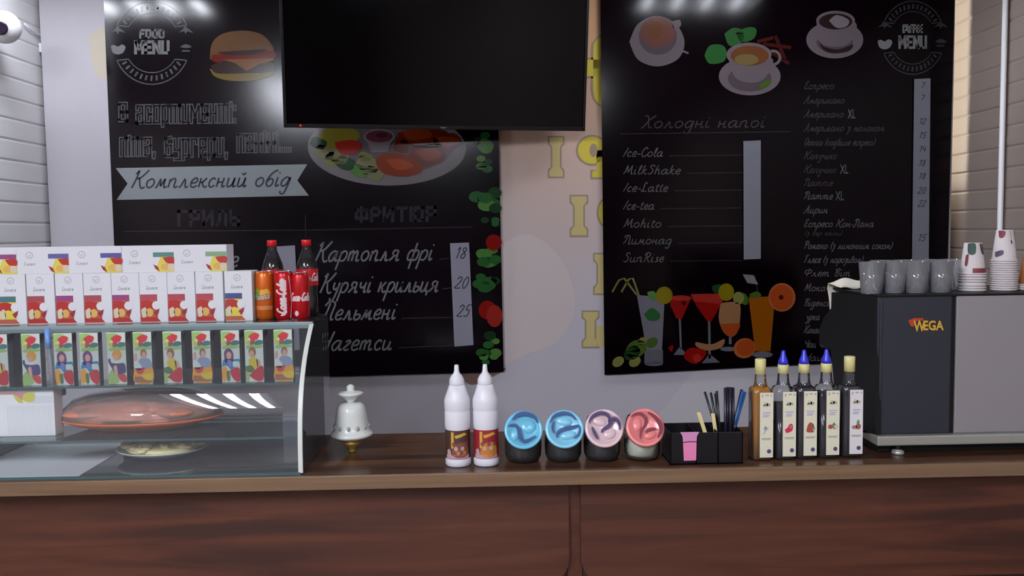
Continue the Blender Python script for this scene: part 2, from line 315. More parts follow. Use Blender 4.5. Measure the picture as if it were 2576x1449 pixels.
# ================================================================= lamps
mat('lamp_white', (235, 235, 235), .4)
for nm in LAMPS: mat('tube_glow_' + nm, (240, 244, 255), .5, emit=LAMPS[nm])
def fixture(cx, cy, lx, ly, rz, label, lamp, z=3.0):
    glow = 'tube_glow_' + lamp
    t = thing('ceiling_light', label, 'ceiling light', (cx, cy, z), (0, 0, rz), 'four-tube ceiling lights')
    b = B(); b.box(-lx/2, lx/2, -ly/2, ly/2, -.02, 0, 'lamp_white')
    for sx in (-1, 1): b.box(sx*lx/2-.01, sx*lx/2+.01, -ly/2, ly/2, -.07, 0, 'lamp_white')
    for sy in (-1, 1): b.box(-lx/2, lx/2, sy*ly/2-.01, sy*ly/2+.01, -.07, 0, 'lamp_white')
    b.build('housing', t)
    if z < 3.0:
        for sx in (-1, 1): B().tube([(sx*lx*.4, 0, 0), (sx*lx*.4, 0, 3.0-z)], .003, 'lamp_white', 6).build('suspension_wire', t)
    for i in range(4):
        x = (i-1.5)*.155
        B().tube([(x, -ly/2+.02, -.045), (x, ly/2-.02, -.045)], .03 if z == 3.0 else .014, glow, 12).build('fluorescent_tube', t)
    return t
fixture(-1.70, 3.15, .62, .30, 0, 'short four-tube ceiling light near the food menu poster', 'case', 2.80)
fixture(1.05, 3.15, .62, .30, 0, 'short four-tube ceiling light near the coffee menu poster', 'machine', 2.80)
fixture(-1.90, -1.1, .66, 2.35, math.radians(-10), 'long slanted four-tube ceiling light over the customers', 'front')
fixture(.75, -1.0, .62, 1.2, 0, 'four-tube ceiling light over the customers in front of the espresso machine', 'mid')
fixture(-.6, -3.6, .62, 1.2, 0, 'added unseen four-tube ceiling light near the front wall', 'far')  # extra fixture out of view, added for more frontal light on the counter

# ================================================================= room shell
LX, RX, BY = -1.955, 2.115, 3.80
mat('siding', (238, 238, 240), .45, noise=.03, nscale=3)
mat('siding_beige', (146, 133, 125), .45, noise=.03, nscale=3)
mat('plaster_side', (110, 102, 98), .8)
mat('plaster_front', (46, 40, 38), .8, noise=.08, nscale=2)
mat('ceiling_paint', (205, 205, 205), .9)
mat('floor_tile', (120, 105, 95), .4, noise=.1, nscale=4)
def siding(x, sgn, y0, y1, mt):
    """lapped horizontal boards"""
    b = B(); pit = .0845; z = -.03; prof = []
    while z < 3.0:
        prof += [(.0045, z), (.0068, z+.006), (.0068, z+.02), (.0055, z+pit-.010), (.0032, z+pit-.002)]
        z += pit
    prof = [(x + sgn*p[0], max(0, min(3.0, p[1]))) for p in prof]
    vs = [(p[0], y, p[1]) for y in (y0, y1) for p in prof]; n = len(prof)
    b.add(vs, [[i, i+1, n+i+1, n+i] for i in range(n-1)], mt); 
    b.box(min(x-sgn*.06, x-sgn*.001), max(x-sgn*.06, x-sgn*.001), y0, y1, 0, 3.0, mt); return b
LF = -3.3
struct(siding(LX, 1, 3.0, 5.0, 'siding').build('wall_left')); struct(B().box(LF-.06, LF, -6.0, 3.06, 0, 3.0, 'plaster_side').build('wall_left_front')); struct(B().box(LF, LX-.06, 3.0, 3.06, 0, 3.0, 'siding').build('wall_return')); struct(siding(RX, -1, -6.0, 5.0, 'siding_beige').build('wall_right'))
struct(B().box(LF-.06, RX+.06, -6.1, -6.0, 0, 3.0, 'plaster_front').build('wall_front'))
struct(B().box(LX-.06, RX+.06, 5.0, 5.06, 0, 3.0, 'plaster_front').build('wall_rear'))
struct(B().box(LF-.06, RX+.06, -6.1, 5.06, -.08, 0, 'floor_tile').build('floor'))
struct(B().box(LF-.06, RX+.06, -6.1, 5.06, 3.0, 3.06, 'ceiling_paint').build('ceiling'))
mat('partition', (150, 146, 150), .7)
struct(B().box(LX+.02, 2.058, BY, BY+.06, 0, 3.0, 'partition').build('wall_back'))
# unseen tube light added behind the partition to brighten the siding edge
t = thing('added_tube_light', 'unseen vertical tube light added behind the end of the partition wall', 'tube light', (1.93, 4.1, 1.78))
mat('warm_glow', (255, 240, 215), .5, emit=30)
B().tube([(0, 0, 0), (0, 0, 1.15)], .016, 'warm_glow').build('fluorescent_tube', t)
B().box(-.03, -.017, -.03, .03, -.03, 1.22, 'lamp_white').box(-.03, .02, -.03, .03, -.03, 0, 'lamp_white').build('housing', t)

# ---------------------------------------------------------------- printed wall mural
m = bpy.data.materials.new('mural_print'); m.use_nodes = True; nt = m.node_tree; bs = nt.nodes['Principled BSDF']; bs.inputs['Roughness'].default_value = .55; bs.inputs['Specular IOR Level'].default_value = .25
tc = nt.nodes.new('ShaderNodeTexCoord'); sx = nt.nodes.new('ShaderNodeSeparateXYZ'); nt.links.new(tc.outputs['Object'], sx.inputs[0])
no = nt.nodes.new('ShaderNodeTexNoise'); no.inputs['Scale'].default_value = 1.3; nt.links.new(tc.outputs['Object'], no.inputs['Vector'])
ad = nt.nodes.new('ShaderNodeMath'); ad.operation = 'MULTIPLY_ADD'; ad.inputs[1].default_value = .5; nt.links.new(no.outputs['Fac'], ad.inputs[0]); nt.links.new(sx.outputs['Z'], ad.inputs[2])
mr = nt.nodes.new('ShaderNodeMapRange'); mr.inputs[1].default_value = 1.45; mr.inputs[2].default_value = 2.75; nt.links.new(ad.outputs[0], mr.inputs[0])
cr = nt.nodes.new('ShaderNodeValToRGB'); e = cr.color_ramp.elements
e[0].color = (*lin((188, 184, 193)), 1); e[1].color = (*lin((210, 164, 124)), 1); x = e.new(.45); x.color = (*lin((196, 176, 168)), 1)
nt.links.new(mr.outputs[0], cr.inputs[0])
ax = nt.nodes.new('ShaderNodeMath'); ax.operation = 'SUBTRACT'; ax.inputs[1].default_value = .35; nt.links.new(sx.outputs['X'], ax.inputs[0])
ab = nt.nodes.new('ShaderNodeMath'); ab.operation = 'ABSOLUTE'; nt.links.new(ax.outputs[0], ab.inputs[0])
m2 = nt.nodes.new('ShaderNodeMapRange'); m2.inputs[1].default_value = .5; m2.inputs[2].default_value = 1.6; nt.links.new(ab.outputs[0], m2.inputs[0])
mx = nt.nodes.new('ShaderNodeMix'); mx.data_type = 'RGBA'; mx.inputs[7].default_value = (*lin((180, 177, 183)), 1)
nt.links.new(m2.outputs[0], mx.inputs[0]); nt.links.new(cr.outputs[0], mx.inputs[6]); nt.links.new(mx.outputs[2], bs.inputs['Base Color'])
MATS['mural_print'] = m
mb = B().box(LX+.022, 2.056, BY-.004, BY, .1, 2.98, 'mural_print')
mp = Print(mb, lambda x, y, L: PY(x, y, BY - .004 - .0006*L))
mat('mural_yellow', (204, 186, 56), .55); mat('mural_pale', (192, 176, 116), .55); mat('mural_edge', (146, 130, 104), .55); mat('mural_saucer', (198, 186, 185), .55); mat('mural_glow', (184, 176, 158), .6)
mp.blob([(1250, 620), (1330, 590), (1410, 650), (1447, 760), (1410, 850), (1330, 890), (1250, 895)], 'mural_saucer', 1)
mat('mural_brown', (120, 88, 84), .6); mat('mural_light', (194, 190, 196), .6)
mp.blob([(1155, 925), (1270, 925), (1235, 950), (1190, 968), (1165, 955)], 'mural_brown', 1); mp.poly([(1610, 1100), (1745, 935), (2100, 890), (2100, 1100)], 'mural_light', 1)
def serif_i(x0, y0, x1, y1, mt):
    w = x1-x0; h = y1-y0
    for g, mm, L in ((4, 'mural_edge', 2), (0, mt, 3)):
        q = [(x0-g, y0-g), (x1+g, y0-g), (x1+g, y0+h*.13+g), (x1-w*.22+g, y0+h*.25), (x1-w*.22+g, y1-h*.25), (x1+g, y1-h*.13-g), (x1+g, y1+g), (x0-g, y1+g), (x0-g, y1-h*.13-g), (x0+w*.22-g, y1-h*.25), (x0+w*.22-g, y0+h*.25), (x0-g, y0+h*.13+g)]
        mp.poly(q, mm, L)
serif_i(1382, 346, 1416, 444, 'mural_pale'); serif_i(1437, 494, 1476, 592, 'mural_pale'); serif_i(1496, 640, 1534, 738, 'mural_pale'); serif_i(1467, 785, 1504, 872, 'mural_pale')
mp.rect(1500, 820, 1522, 872, 'mural_pale', 3)
for g, mm, L in ((5, 'mural_edge', 2), (0, 'mural_yellow', 3)):
    mp.blob([(1493-g, 110), (1510, 92-g), (1530+g, 96), (1530+g, 262), (1512, 264+g), (1494-g, 240), (1492-g, 170)], mm, L)
    mp.rect(1476-g, 150-g, 1530, 192+g, mm, L)
    mp.ell(1490, 378, 36+g, 34+g, mm, L); mp.poly([(1500, 380), (1526+g, 370), (1526+g, 446+g), (1490-g, 446+g), (1490-g, 432-g), (1502, 428)], mm, L)
    mp.ell(1530, 535, 24+g, 36+g, mm, L)
mp.ell(1493, 378, 10, 17, 'mural_edge', 4)
mp.blob([(222, 90), (275, 70), (275, 190), (240, 185)], 'mural_glow', 1)
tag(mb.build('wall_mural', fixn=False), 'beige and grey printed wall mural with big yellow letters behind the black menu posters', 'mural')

# ================================================================= menu posters
PYP = BY - .024
def poster(name, label, quad, base='poster_black'):
    b = B(); n = 10
    q = [Vector(PY(x, y, PYP)) for x, y in quad]           # tl tr br bl
    for off in (0, .003):
        vs = []
        for j in range(n+1):
            for i in range(n+1):
                u, v = i/n, j/n; p = (q[0]*(1-u)+q[1]*u)*(1-v) + (q[3]*(1-u)+q[2]*u)*v
                vs.append((p.x, p.y + off, p.z))
        b.add(vs, [[j*(n+1)+i, j*(n+1)+i+1, (j+1)*(n+1)+i+1, (j+1)*(n+1)+i] for j in range(n) for i in range(n)], base, True)
    return b, Print(b, lambda x, y, L: PY(x, y, PYP - .0006*L))
mat('poster_black_warm', (4, 0, 3), .14, spec=.14)
mat('poster_black', (8, 3, 8), .14, spec=.22)
ink('white', (150, 150, 154)); ink('grey', (105, 105, 110)); ink('dim', (70, 66, 72)); ink('faint', (40, 35, 42), .8); ink('black', (24, 18, 26)); ink('line', (46, 41, 48), .8)
ink('ribbon', (172, 180, 184), .52); ink('pen', (72, 74, 92)); ink('strip', (152, 150, 164), .75); ink('stripr', (138, 140, 150), .55); ink('plate', (150, 142, 146)); ink('platesh', (115, 105, 112))
ink('bun', (128, 90, 60)); ink('bunlo', (142, 120, 55)); ink('patty', (60, 42, 38)); ink('tomato', (125, 30, 24)); ink('cheese', (150, 100, 60)); ink('leaf', (48, 110, 52)); ink('leafd', (28, 70, 34)); ink('leafl', (95, 150, 70))
ink('red', (160, 20, 14)); ink('redl', (185, 50, 40)); ink('fry', (150, 55, 14)); ink('fryd', (115, 30, 10)); ink('yellow', (150, 140, 50)); ink('cream', (150, 150, 110)); ink('sauce', (110, 55, 65)); ink('saucer', (138, 128, 128)); ink('sauced', (75, 35, 45))
ink('orange', (165, 90, 12)); ink('oranged', (190, 80, 30)); ink('orangel', (200, 110, 60)); ink('peach', (180, 130, 90)); ink('lemon', (150, 135, 20)); ink('glass', (120, 120, 130)); ink('milky', (140, 138, 150)); ink('lime', (80, 110, 40)); ink('limel', (150, 150, 80)); ink('tea', (125, 75, 45)); ink('teal', (140, 120, 75)); ink('cup', (128, 116, 122)); ink('cupd', (96, 84, 92)); ink('froth', (125, 78, 68)); ink('cinn', (75, 22, 18)); ink('choc', (50, 32, 34)); ink('straw', (130, 130, 70))

def badge(p, cx, cy, rx, ry, word, wx, tone, tone2):
    for a0, a1 in ((205, 335), (25, 155)):
        p.arc(cx, cy, rx, a0, a1, 3, tone2, 1, ry=ry); p.arc(cx, cy, rx*.72, a0+8, a1-8, 2.5, tone2, 1, ry=ry*.72)
        for a, b_ in ((a0, a0+8), (a1, a1-8)):
            p.line([(cx+rx*math.cos(math.radians(a)), cy+ry*math.sin(math.radians(a))), (cx+rx*.72*math.cos(math.radians(b_)), cy+ry*.72*math.sin(math.radians(b_)))], 3, tone2, 1)
        for i in range(13):          # the small unreadable capitals around the ring
            a = math.radians(a0 + 10 + (a1-a0-20)*i/12); r0, r1 = .79, .92
            p.line([(cx+rx*r0*math.cos(a), cy+ry*r0*math.sin(a)), (cx+rx*r1*math.cos(a+.02), cy+ry*r1*math.sin(a+.02))], 5, tone2, 1)
            if i % 2: p.line([(cx+rx*.85*math.cos(a), cy+ry*.85*math.sin(a)), (cx+rx*.85*math.cos(a+.05), cy+ry*.85*math.sin(a+.05))], 4, tone2, 1)
    p.block(word, cx-wx*.72+3, cx+wx*.72-3, cy-14, 18, tone, wx*.12); p.block('MENU', cx-wx+4, cx+wx-4, cy+25, 28, tone, wx*.165)
    for sx in (-1, 1):
        ix = cx + sx*rx*.88
        p.blob([(ix-18, cy-26), (ix-8, cy-34), (ix-2, cy-42), (ix+6, cy-36), (ix+18, cy-26), (ix+4, cy-29), (ix, cy-22), (ix-5, cy-29)], tone2, 1)
    ix = cx - rx*.88
    p.blob([(ix-18, cy+8), (ix-10, cy+5), (ix, cy+9), (ix+10, cy+4), (ix+19, cy+10), (ix+13, cy+24), (ix, cy+29), (ix-13, cy+24)], tone, 1)
    ix = cx + rx*.88
    p.blob([(ix-15, cy+10), (ix, cy+3), (ix+15, cy+10), (ix, cy+13)], tone2, 1); p.rect(ix-10, cy+18, ix+10, cy+22, tone2, 1)

# ---- food poster
b, p = poster('l', '', [(258, -60), (1246, -60), (1267, 935), (302, 962)])
badge(p, 382, 108, 97, 104, 'FOOD', 45, 'ink_white', 'ink_grey')
p.blob([(528, 150), (533, 110), (560, 85), (610, 77), (655, 85), (680, 108), (686, 132), (640, 139), (570, 142)], 'ink_bun', 1)
p.blob([(533, 138), (610, 132), (685, 128), (688, 148), (620, 158), (540, 156)], 'ink_tomato', 2); p.blob([(545, 131), (610, 127), (670, 124), (640, 136), (570, 138)], 'ink_patty', 3)
p.blob([(530, 165), (570, 152), (640, 152), (688, 160), (686, 180), (620, 184), (545, 184)], 'ink_patty', 3); p.poly([(560, 150), (690, 146), (688, 153), (655, 160), (620, 178), (590, 158)], 'ink_cheese', 4)
p.blob([(527, 172), (560, 184), (620, 184), (660, 180), (688, 168), (684, 190), (640, 202), (580, 203), (540, 192)], 'ink_bunlo', 2)
for txt, x0, y0, x1, y1, sl in (('В', 297, 262, 323, 312, -.01), ('асортименті:', 340, 262, 597, 318, -.012), ('піта,', 299, 346, 394, 400, -.012), ('бургери,', 412, 342, 576, 402, -.012), ('паніні...', 594, 338, 737, 390, -.01)):
    p.block(txt, x0+5, x1-5, y1-9, 42, 'ink_grey', 9.5, 1, sl, 'ink_black', 3.4)
p.poly([(291, 423), (773, 413), (748, 454), (777, 492), (293, 503), (321, 462)], 'ink_ribbon', 1)
p.script('Комплексний обід', 330, 730, 473, 23, 'ink_pen', 2, w=4.2, slope=-.012)
def pic_plate():
    p.ell(973, 372, 199, 95, 'ink_plate', 1, rot=1, n=48)
    p.ell(973, 362, 170, 76, 'ink_platesh', 2, rot=1, n=40)
    p.blob([(795, 345), (830, 320), (890, 325), (905, 345), (870, 365), (820, 372)], 'ink_yellow', 3)
    for x, y, r, mm in ((800, 362, 22, 'ink_leafd'), (815, 385, 26, 'ink_cream'), (850, 395, 28, 'ink_cream'), (868, 412, 26, 'ink_leafd'), (835, 405, 22, 'ink_limel'), (925, 415, 32, 'ink_cream'), (905, 432, 24, 'ink_leafl'), (940, 438, 26, 'ink_cream'), (918, 396, 18, 'ink_limel')):
        p.blob([(x-r, y), (x-r*.5, y-r*.8), (x+r*.3, y-r*.6), (x+r, y-r*.2), (x+r*.6, y+r*.6), (x-r*.3, y+r*.5)], mm, 4)
    p.blob([(842, 358), (880, 352), (908, 360), (900, 382), (865, 390), (848, 375)], 'ink_redl', 5)
    for q in ([(1000, 335), (1060, 322), (1120, 330), (1135, 355), (1080, 372), (1010, 360)], [(1090, 345), (1140, 335), (1160, 355), (1135, 378), (1095, 372)], [(1035, 370), (1095, 362), (1122, 385), (1110, 410), (1060, 418), (1030, 400)], [(1000, 345), (1030, 360), (1020, 385), (990, 375)]):
        p.blob(q, 'ink_fryd', 4)
    p.blob([(1010, 330), (1070, 322), (1085, 345), (1030, 352)], 'ink_fry', 5); p.blob([(1095, 345), (1140, 345), (1158, 358), (1120, 370)], 'ink_fry', 5); p.blob([(1045, 378), (1090, 372), (1110, 392), (1070, 405)], 'ink_fry', 5)
    p.blob([(944, 400), (970, 386), (1020, 390), (1058, 412), (1060, 432), (1020, 444), (970, 438), (950, 420)], 'ink_fry', 5); p.blob([(970, 402), (1010, 400), (1040, 418), (1000, 428)], 'ink_oranged', 6)
    p.poly([(915, 338), (992, 338), (975, 382), (935, 384)], 'ink_plate', 6); p.ell(954, 344, 40, 20, 'ink_plate', 7); p.ell(954, 343, 34, 15, 'ink_sauce', 8); p.ell(960, 340, 14, 6, 'ink_sauced', 9)
pic_plate()
p.block('ГРИЛЬ', 450, 600, 566, 34, 'ink_faint', 8, 1, -.01); p.block('ФРИТЮР', 896, 1094, 556, 32, 'ink_faint', 8, 1, -.01)
p.line([(310, 582), (770, 579), (1190, 571)], 2.5, 'ink_line', 1); p.line([(768, 540), (769, 600)], 2.5, 'ink_faint', 1)
for txt, x0, x1, y, xh, sl in (('Картопля фрі', 792, 1088, 658, 26, -.012), ('Курячі крильця', 804, 1102, 737, 26, -.012), ('Пельмені', 808, 996, 805, 25, -.012), ('Нагетси', 800, 986, 882, 25, -.012)):
    p.script(txt, x0, x1, y, xh, 'ink_white', 1, w=4.5, slope=sl)
p.script('е', 572, 600, 672, 26, 'ink_white', 1, w=5)
for x0, y0, x1, y1 in ((1105, 652, 1130, 650), (1112, 727, 1136, 724), (1010, 801, 1138, 798), (1002, 875, 1140, 869)): p.line([(x0, y0), (x1, y1)], 2.2, 'ink_dim', 1)
random.seed(3)
for cx, cy, r, n in ((1222, 360, 34, 7), (1226, 410, 26, 5), (1225, 510, 40, 7), (1238, 560, 26, 4), (1232, 655, 34, 7), (1224, 710, 36, 7), (1236, 850, 28, 6), (1232, 895, 28, 6)):
    for _ in range(n):
        a = random.uniform(0, 6.28); d = random.uniform(.1, .8)*r; s_ = r*random.uniform(.35, .6); x, y = min(cx + d*math.cos(a), 1246), cy + d*math.sin(a); w_ = min(s_, 1262-x)
        p.ell(x, y, w_, s_*.7, random.choice(['ink_leaf', 'ink_leafd', 'ink_leaf', 'ink_leafl']), 2 + _ % 3, rot=0, n=14)
p.ell(1242, 610, 20, 20, 'ink_red', 6); p.ell(1226, 780, 22, 24, 'ink_red', 6); p.ell(1244, 795, 20, 28, 'ink_redl', 7)
pl = tag(b.build('menu_poster', fixn=False), 'black food menu poster with printed burger, plate and white handwriting beside the siding wall', 'poster')
def strip(parent, quad, mt, nums, w=2.5):
    s_ = B(); f = lambda x, y, L: PY(x, y, PYP - .0075 - .0006*L)
    vs = [f(*c, 0) for c in quad]; vs += [(v[0], v[1]+.0015, v[2]) for v in vs]
    s_.add(vs, [[0, 1, 2, 3], [7, 6, 5, 4], [0, 4, 5, 1], [1, 5, 6, 2], [2, 6, 7, 3], [3, 7, 4, 0]], mt)
    q = Print(s_, f)
    for txt, x0, x1, y, xh in nums: q.script(txt, x0, x1, y, xh, 'ink_pen', 1, w=w)
    o = s_.build('price_strip', parent, fixn=False); o['label'] = 'pale paper strip with prices'; return o
strip(pl, [(1132, 612), (1180, 610), (1191, 868), (1143, 872)], 'ink_strip', [('18', 1143, 1172, 650, 15), ('20', 1142, 1176, 725, 16), ('25', 1148, 1180, 796, 16)])
strip(pl, [(696, 620), (742, 617), (754, 880), (706, 884)], 'ink_strip', [])

# ---- drinks poster
b, p = poster('r', '', [(1510, -60), (2403, -60), (2378, 898), (1521, 943)], 'poster_black_warm')
badge(p, 2296, 95, 80, 92, 'COFFEE', 37, 'ink_white', 'ink_dim')
p.blob([(1583, 105), (1605, 60), (1652, 40), (1700, 60), (1722, 105), (1706, 148), (1655, 167), (1605, 150)], 'ink_cup', 1); p.ell(1655, 92, 48, 46, 'ink_cupd', 2); p.ell(1654, 80, 44, 38, 'ink_froth', 3); p.ell(1648, 74, 20, 22, 'ink_tea', 4); p.blob([(1690, 54), (1710, 50), (1712, 66), (1695, 74)], 'ink_cup', 3); p.line([(1712, 126), (1732, 134)], 5, 'ink_cup', 2)
for q in ([(1772, 140), (1785, 115), (1815, 113), (1828, 130), (1820, 155), (1785, 160)], [(1822, 85), (1845, 70), (1870, 78), (1865, 108), (1835, 115)], [(1850, 80), (1885, 68), (1903, 75), (1895, 98), (1865, 105)]): p.blob(q, 'ink_leaf', 1)
for x0, y0, x1, y1 in ((1905, 105, 1945, 95), (1920, 110, 1990, 120), (1950, 90, 1975, 150), (1930, 125, 1985, 160)): p.line([(x0, y0), (x1, y1)], 9, 'ink_cinn', 1)
p.ell(1886, 192, 78, 48, 'ink_cup', 2); p.ell(1886, 198, 55, 32, 'ink_cupd', 3); p.blob([(1832, 145), (1940, 145), (1925, 195), (1890, 208), (1850, 195)], 'ink_cup', 4); p.ell(1884, 138, 57, 31, 'ink_cup', 5); p.ell(1886, 140, 48, 25, 'ink_tea', 6); p.ell(1878, 150, 30, 14, 'ink_teal', 7); p.arc(1945, 145, 17, -110, 110, 7, 'ink_cup', 5, ry=17); p.ell(1925, 212, 18, 7, 'ink_lime', 5, rot=-30)
p.ell(2100, 100, 72, 47, 'ink_cup', 2); p.ell(2100, 108, 46, 24, 'ink_cupd', 3); p.blob([(2054, 55), (2150, 55), (2140, 105), (2100, 118), (2062, 105)], 'ink_cup', 4); p.ell(2102, 52, 49, 25, 'ink_cup', 5); p.ell(2102, 54, 42, 20, 'ink_choc', 6); p.blob([(2085, 52), (2105, 38), (2135, 50), (2130, 66), (2105, 70)], 'ink_plate', 7); p.blob([(2060, 104), (2075, 118), (2110, 124), (2145, 112), (2135, 128), (2095, 134), (2070, 124)], 'ink_choc', 5)
p.script('Холодні напої'.replace('ї', 'і'), 1612, 1925, 322, 17, 'ink_dim', 1, w=3.2, slope=-.006)
p.line([(1560, 337), (1990, 331)], 2, 'ink_faint', 1)
for txt, x1, y in (('Ice-Cola', 1668, 394), ('MilkShake', 1712, 438), ('Ice-Latte', 1680, 482), ('Ice-tea', 1646, 527), ('Mohito', 1664, 572), ('Лимонад', 1690, 614), ('SunRise', 1670, 659)):
    p.script(txt, 1567, x1, y, 12.5, 'ink_grey', 1, w=2.6); p.line([(x1+16, y-2), (1868, y-4)], 1.8, 'ink_faint', 1)
for txt, x1, y in (('Еспресо', 2098, 224), ('Американо', 2124, 260), ('Американо', 2122, 295), ('Американо з молоком', 2225, 330), ('Доппіо (подвіине еспресо)', 2200, 366), ('Капучіно', 2104, 400), ('Капучіно', 2103, 435), ('Латте', 2095, 468), ('Латте', 2095, 501), ('Аирин', 2082, 536), ('Еспресо Кон-Пана', 2198, 571), ('Романо (з лимонним соком)', 2244, 626), ('Глясе (з морозивом)', 2170, 661), ('Флет Віт', 2140, 695), ('Мокачіно', 2120, 732), ('Віденська', 2110, 770), ('Турка', 2062, 805), ('Какао', 2064, 838), ('Чаи чорнии', 2118, 874), ('Чаи', 2070, 908)):
    p.script(txt, 2022, x1, y, 10.5, 'ink_dim' if y < 500 else 'ink_grey', 1, w=2.4)
p.script('(з вершками)', 2024, 2118, 592, 7, 'ink_dim', 1, w=1.8)
for x0, y0, x1 in ((2132, 275, 2152), (2113, 414, 2134), (2101, 481, 2123)): p.type('XL', x0, y0, x1, y0+23, 'ink_grey', 1, offset=.02)
def pic_drinks():
    for q in ([(1540, 735), (1557, 705), (1570, 700), (1602, 742)], [(1563, 735), (1582, 702), (1592, 700), (1608, 745)]): p.line(q, 5, 'ink_straw', 1)
    p.poly([(1602, 742), (1672, 748), (1664, 910), (1632, 912)], 'ink_milky', 2); p.rect(1621, 880, 1668, 915, 'ink_glass', 3); p.ell(1645, 915, 23, 6, 'ink_glass', 3); p.blob([(1620, 790), (1640, 775), (1660, 790), (1655, 805), (1632, 806)], 'ink_leaf', 3); p.blob([(1628, 735), (1645, 733), (1655, 750), (1635, 752)], 'ink_leafl', 3); p.ell(1671, 743, 21, 22, 'ink_lemon', 4)
    for x, y, r, mm in ((1600, 878, 28, 'ink_lime'), (1590, 888, 22, 'ink_leafd'), (1640, 862, 16, 'ink_lime'), (1555, 910, 16, 'ink_limel'), (1597, 910, 16, 'ink_limel'), (1616, 858, 12, 'ink_limel')): p.ell(x, y, r, r*.75, mm, 4, rot=-35)
    p.poly([(1686, 750), (1740, 748), (1732, 765), (1716, 802), (1702, 802), (1686, 768)], 'ink_red', 2); p.ell(1713, 750, 27, 7, 'ink_redl', 3); p.line([(1710, 802), (1713, 878)], 5, 'ink_glass', 2); p.poly([(1710, 872), (1730, 893), (1694, 893)], 'ink_glass', 2); p.ell(1720, 762, 6, 6, 'ink_cinn', 4)
    p.poly([(1737, 740), (1826, 738), (1815, 765), (1790, 808), (1779, 808), (1752, 770)], 'ink_red', 3); p.poly([(1737, 740), (1826, 738), (1815, 765), (1745, 758)], 'ink_redl', 4); p.line([(1784, 808), (1785, 902)], 6, 'ink_glass', 3); p.poly([(1785, 890), (1812, 912), (1765, 914)], 'ink_glass', 3)
    p.blob([(1790, 720), (1812, 715), (1818, 735), (1796, 736)], 'ink_leafd', 4); p.ell(1827, 735, 20, 22, 'ink_lemon', 5); p.ell(1858, 750, 14, 16, 'ink_limel', 4); p.ell(1872, 752, 10, 16, 'ink_lime', 3, rot=-20)
    p.blob([(1813, 762), (1858, 762), (1862, 800), (1855, 835), (1838, 848), (1818, 832), (1808, 800)], 'ink_peach', 4); p.blob([(1812, 815), (1860, 815), (1852, 838), (1838, 848), (1820, 836)], 'ink_oranged', 5); p.line([(1837, 848), (1837, 866)], 7, 'ink_glass', 4); p.ell(1832, 878, 20, 6, 'ink_glass', 4)
    p.poly([(1883, 748), (1950, 745), (1938, 884), (1900, 884)], 'ink_orange', 3); p.ell(1918, 892, 26, 8, 'ink_glass', 2); p.blob([(1885, 740), (1905, 733), (1915, 745), (1890, 750)], 'ink_lime', 4)
    p.ell(1967, 748, 34, 36, 'ink_orangel', 4); p.ell(1967, 748, 29, 31, 'ink_oranged', 5); p.ell(1965, 748, 6, 6, 'ink_cinn', 6); p.poly([(1868, 690), (1895, 692), (1908, 716), (1880, 712)], 'ink_plate', 3); p.line([(1898, 692), (1908, 745)], 2, 'ink_dim', 2)
    p.blob([(1750, 860), (1790, 866), (1822, 853), (1815, 874), (1780, 882), (1752, 872)], 'ink_peach', 6); p.ell(1873, 876, 28, 25, 'ink_orangel', 6, rot=-20); p.ell(1876, 874, 23, 20, 'ink_oranged', 7, rot=-20)
    p.blob([(1720, 890), (1738, 875), (1775, 882), (1770, 900), (1750, 915), (1725, 905)], 'ink_red', 7); p.blob([(1742, 895), (1758, 890), (1762, 905), (1748, 912)], 'ink_redl', 8); p.blob([(1680, 875), (1693, 868), (1690, 885)], 'ink_red', 5)
pic_drinks()
pr = tag(b.build('menu_poster', fixn=False), 'black coffee menu poster with printed cocktails and cups beside the espresso machine', 'poster')
strip(pr, [(1870, 355), (1914, 353), (1914, 651), (1871, 653)], 'ink_stripr', [])
strip(pr, [(2300, 199), (2341, 197), (2336, 690), (2294, 690)], 'ink_stripr', [('7', 2315, 2325, 220, 7), ('7', 2314, 2324, 252, 7), ('12', 2311, 2329, 312, 8), ('15', 2311, 2329, 347, 8), ('14', 2311, 2329, 382, 8), ('18', 2310, 2328, 417, 8), ('18', 2310, 2328, 450, 8), ('20', 2308, 2328, 487, 9), ('22', 2308, 2328, 520, 9), ('15', 2308, 2328, 606, 9)], w=1.8)

# ================================================================= television
mat('tv_frame', (8, 6, 8), .35, spec=.25); mat('tv_screen', (4, 2, 4), .12, spec=.16); mat('tv_logo', (120, 120, 124), .4, k=.8); mat('tv_led', (255, 20, 20), .4, emit=3)
bl = PY(714, 321, 3.42); br = PZ(1472, 330, bl.z); bl = Vector(bl); br = Vector(br)
wv = (br - bl); tw = wv.length; yawt = math.atan2(wv.y, wv.x)
tv = thing('television', 'large black wall television hanging in front of the food menu poster', 'television', (bl + br)/2, (math.radians(8), 0, yawt))
th = tw*.575
b = B(); b.box(-tw/2, tw/2, 0, .035, 0, .016, 'tv_frame', .002); b.box(-tw/2, tw/2, 0, .035, th-.012, th, 'tv_frame', .002)
for sx in (-1, 1): b.box(sx*tw/2 - (.012 if sx > 0 else 0), sx*tw/2 + (0 if sx > 0 else .012), 0, .035, 0, th, 'tv_frame', .002)
b.box(-tw/2+.01, tw/2-.01, .02, .06, .01, th-.01, 'tv_frame', .01)
q = Print(b, lambda x, y, L: Vector((x, -.0006, y))); q.rect(.0, .006, .026, .0095, 'tv_logo'); q.rect(.004, .0045, .022, .006, 'tv_logo')
fr = b.build('frame', tv)
B().box(-tw/2+.011, tw/2-.011, .006, .022, .015, th-.011, 'tv_screen').build('screen', tv)
B().ell((-tw/2+.064, -.002, .009), (.0035, .0035, .0035), 'tv_led', 10, 6).build('indicator_light', fr)['label'] = 'red indicator light'
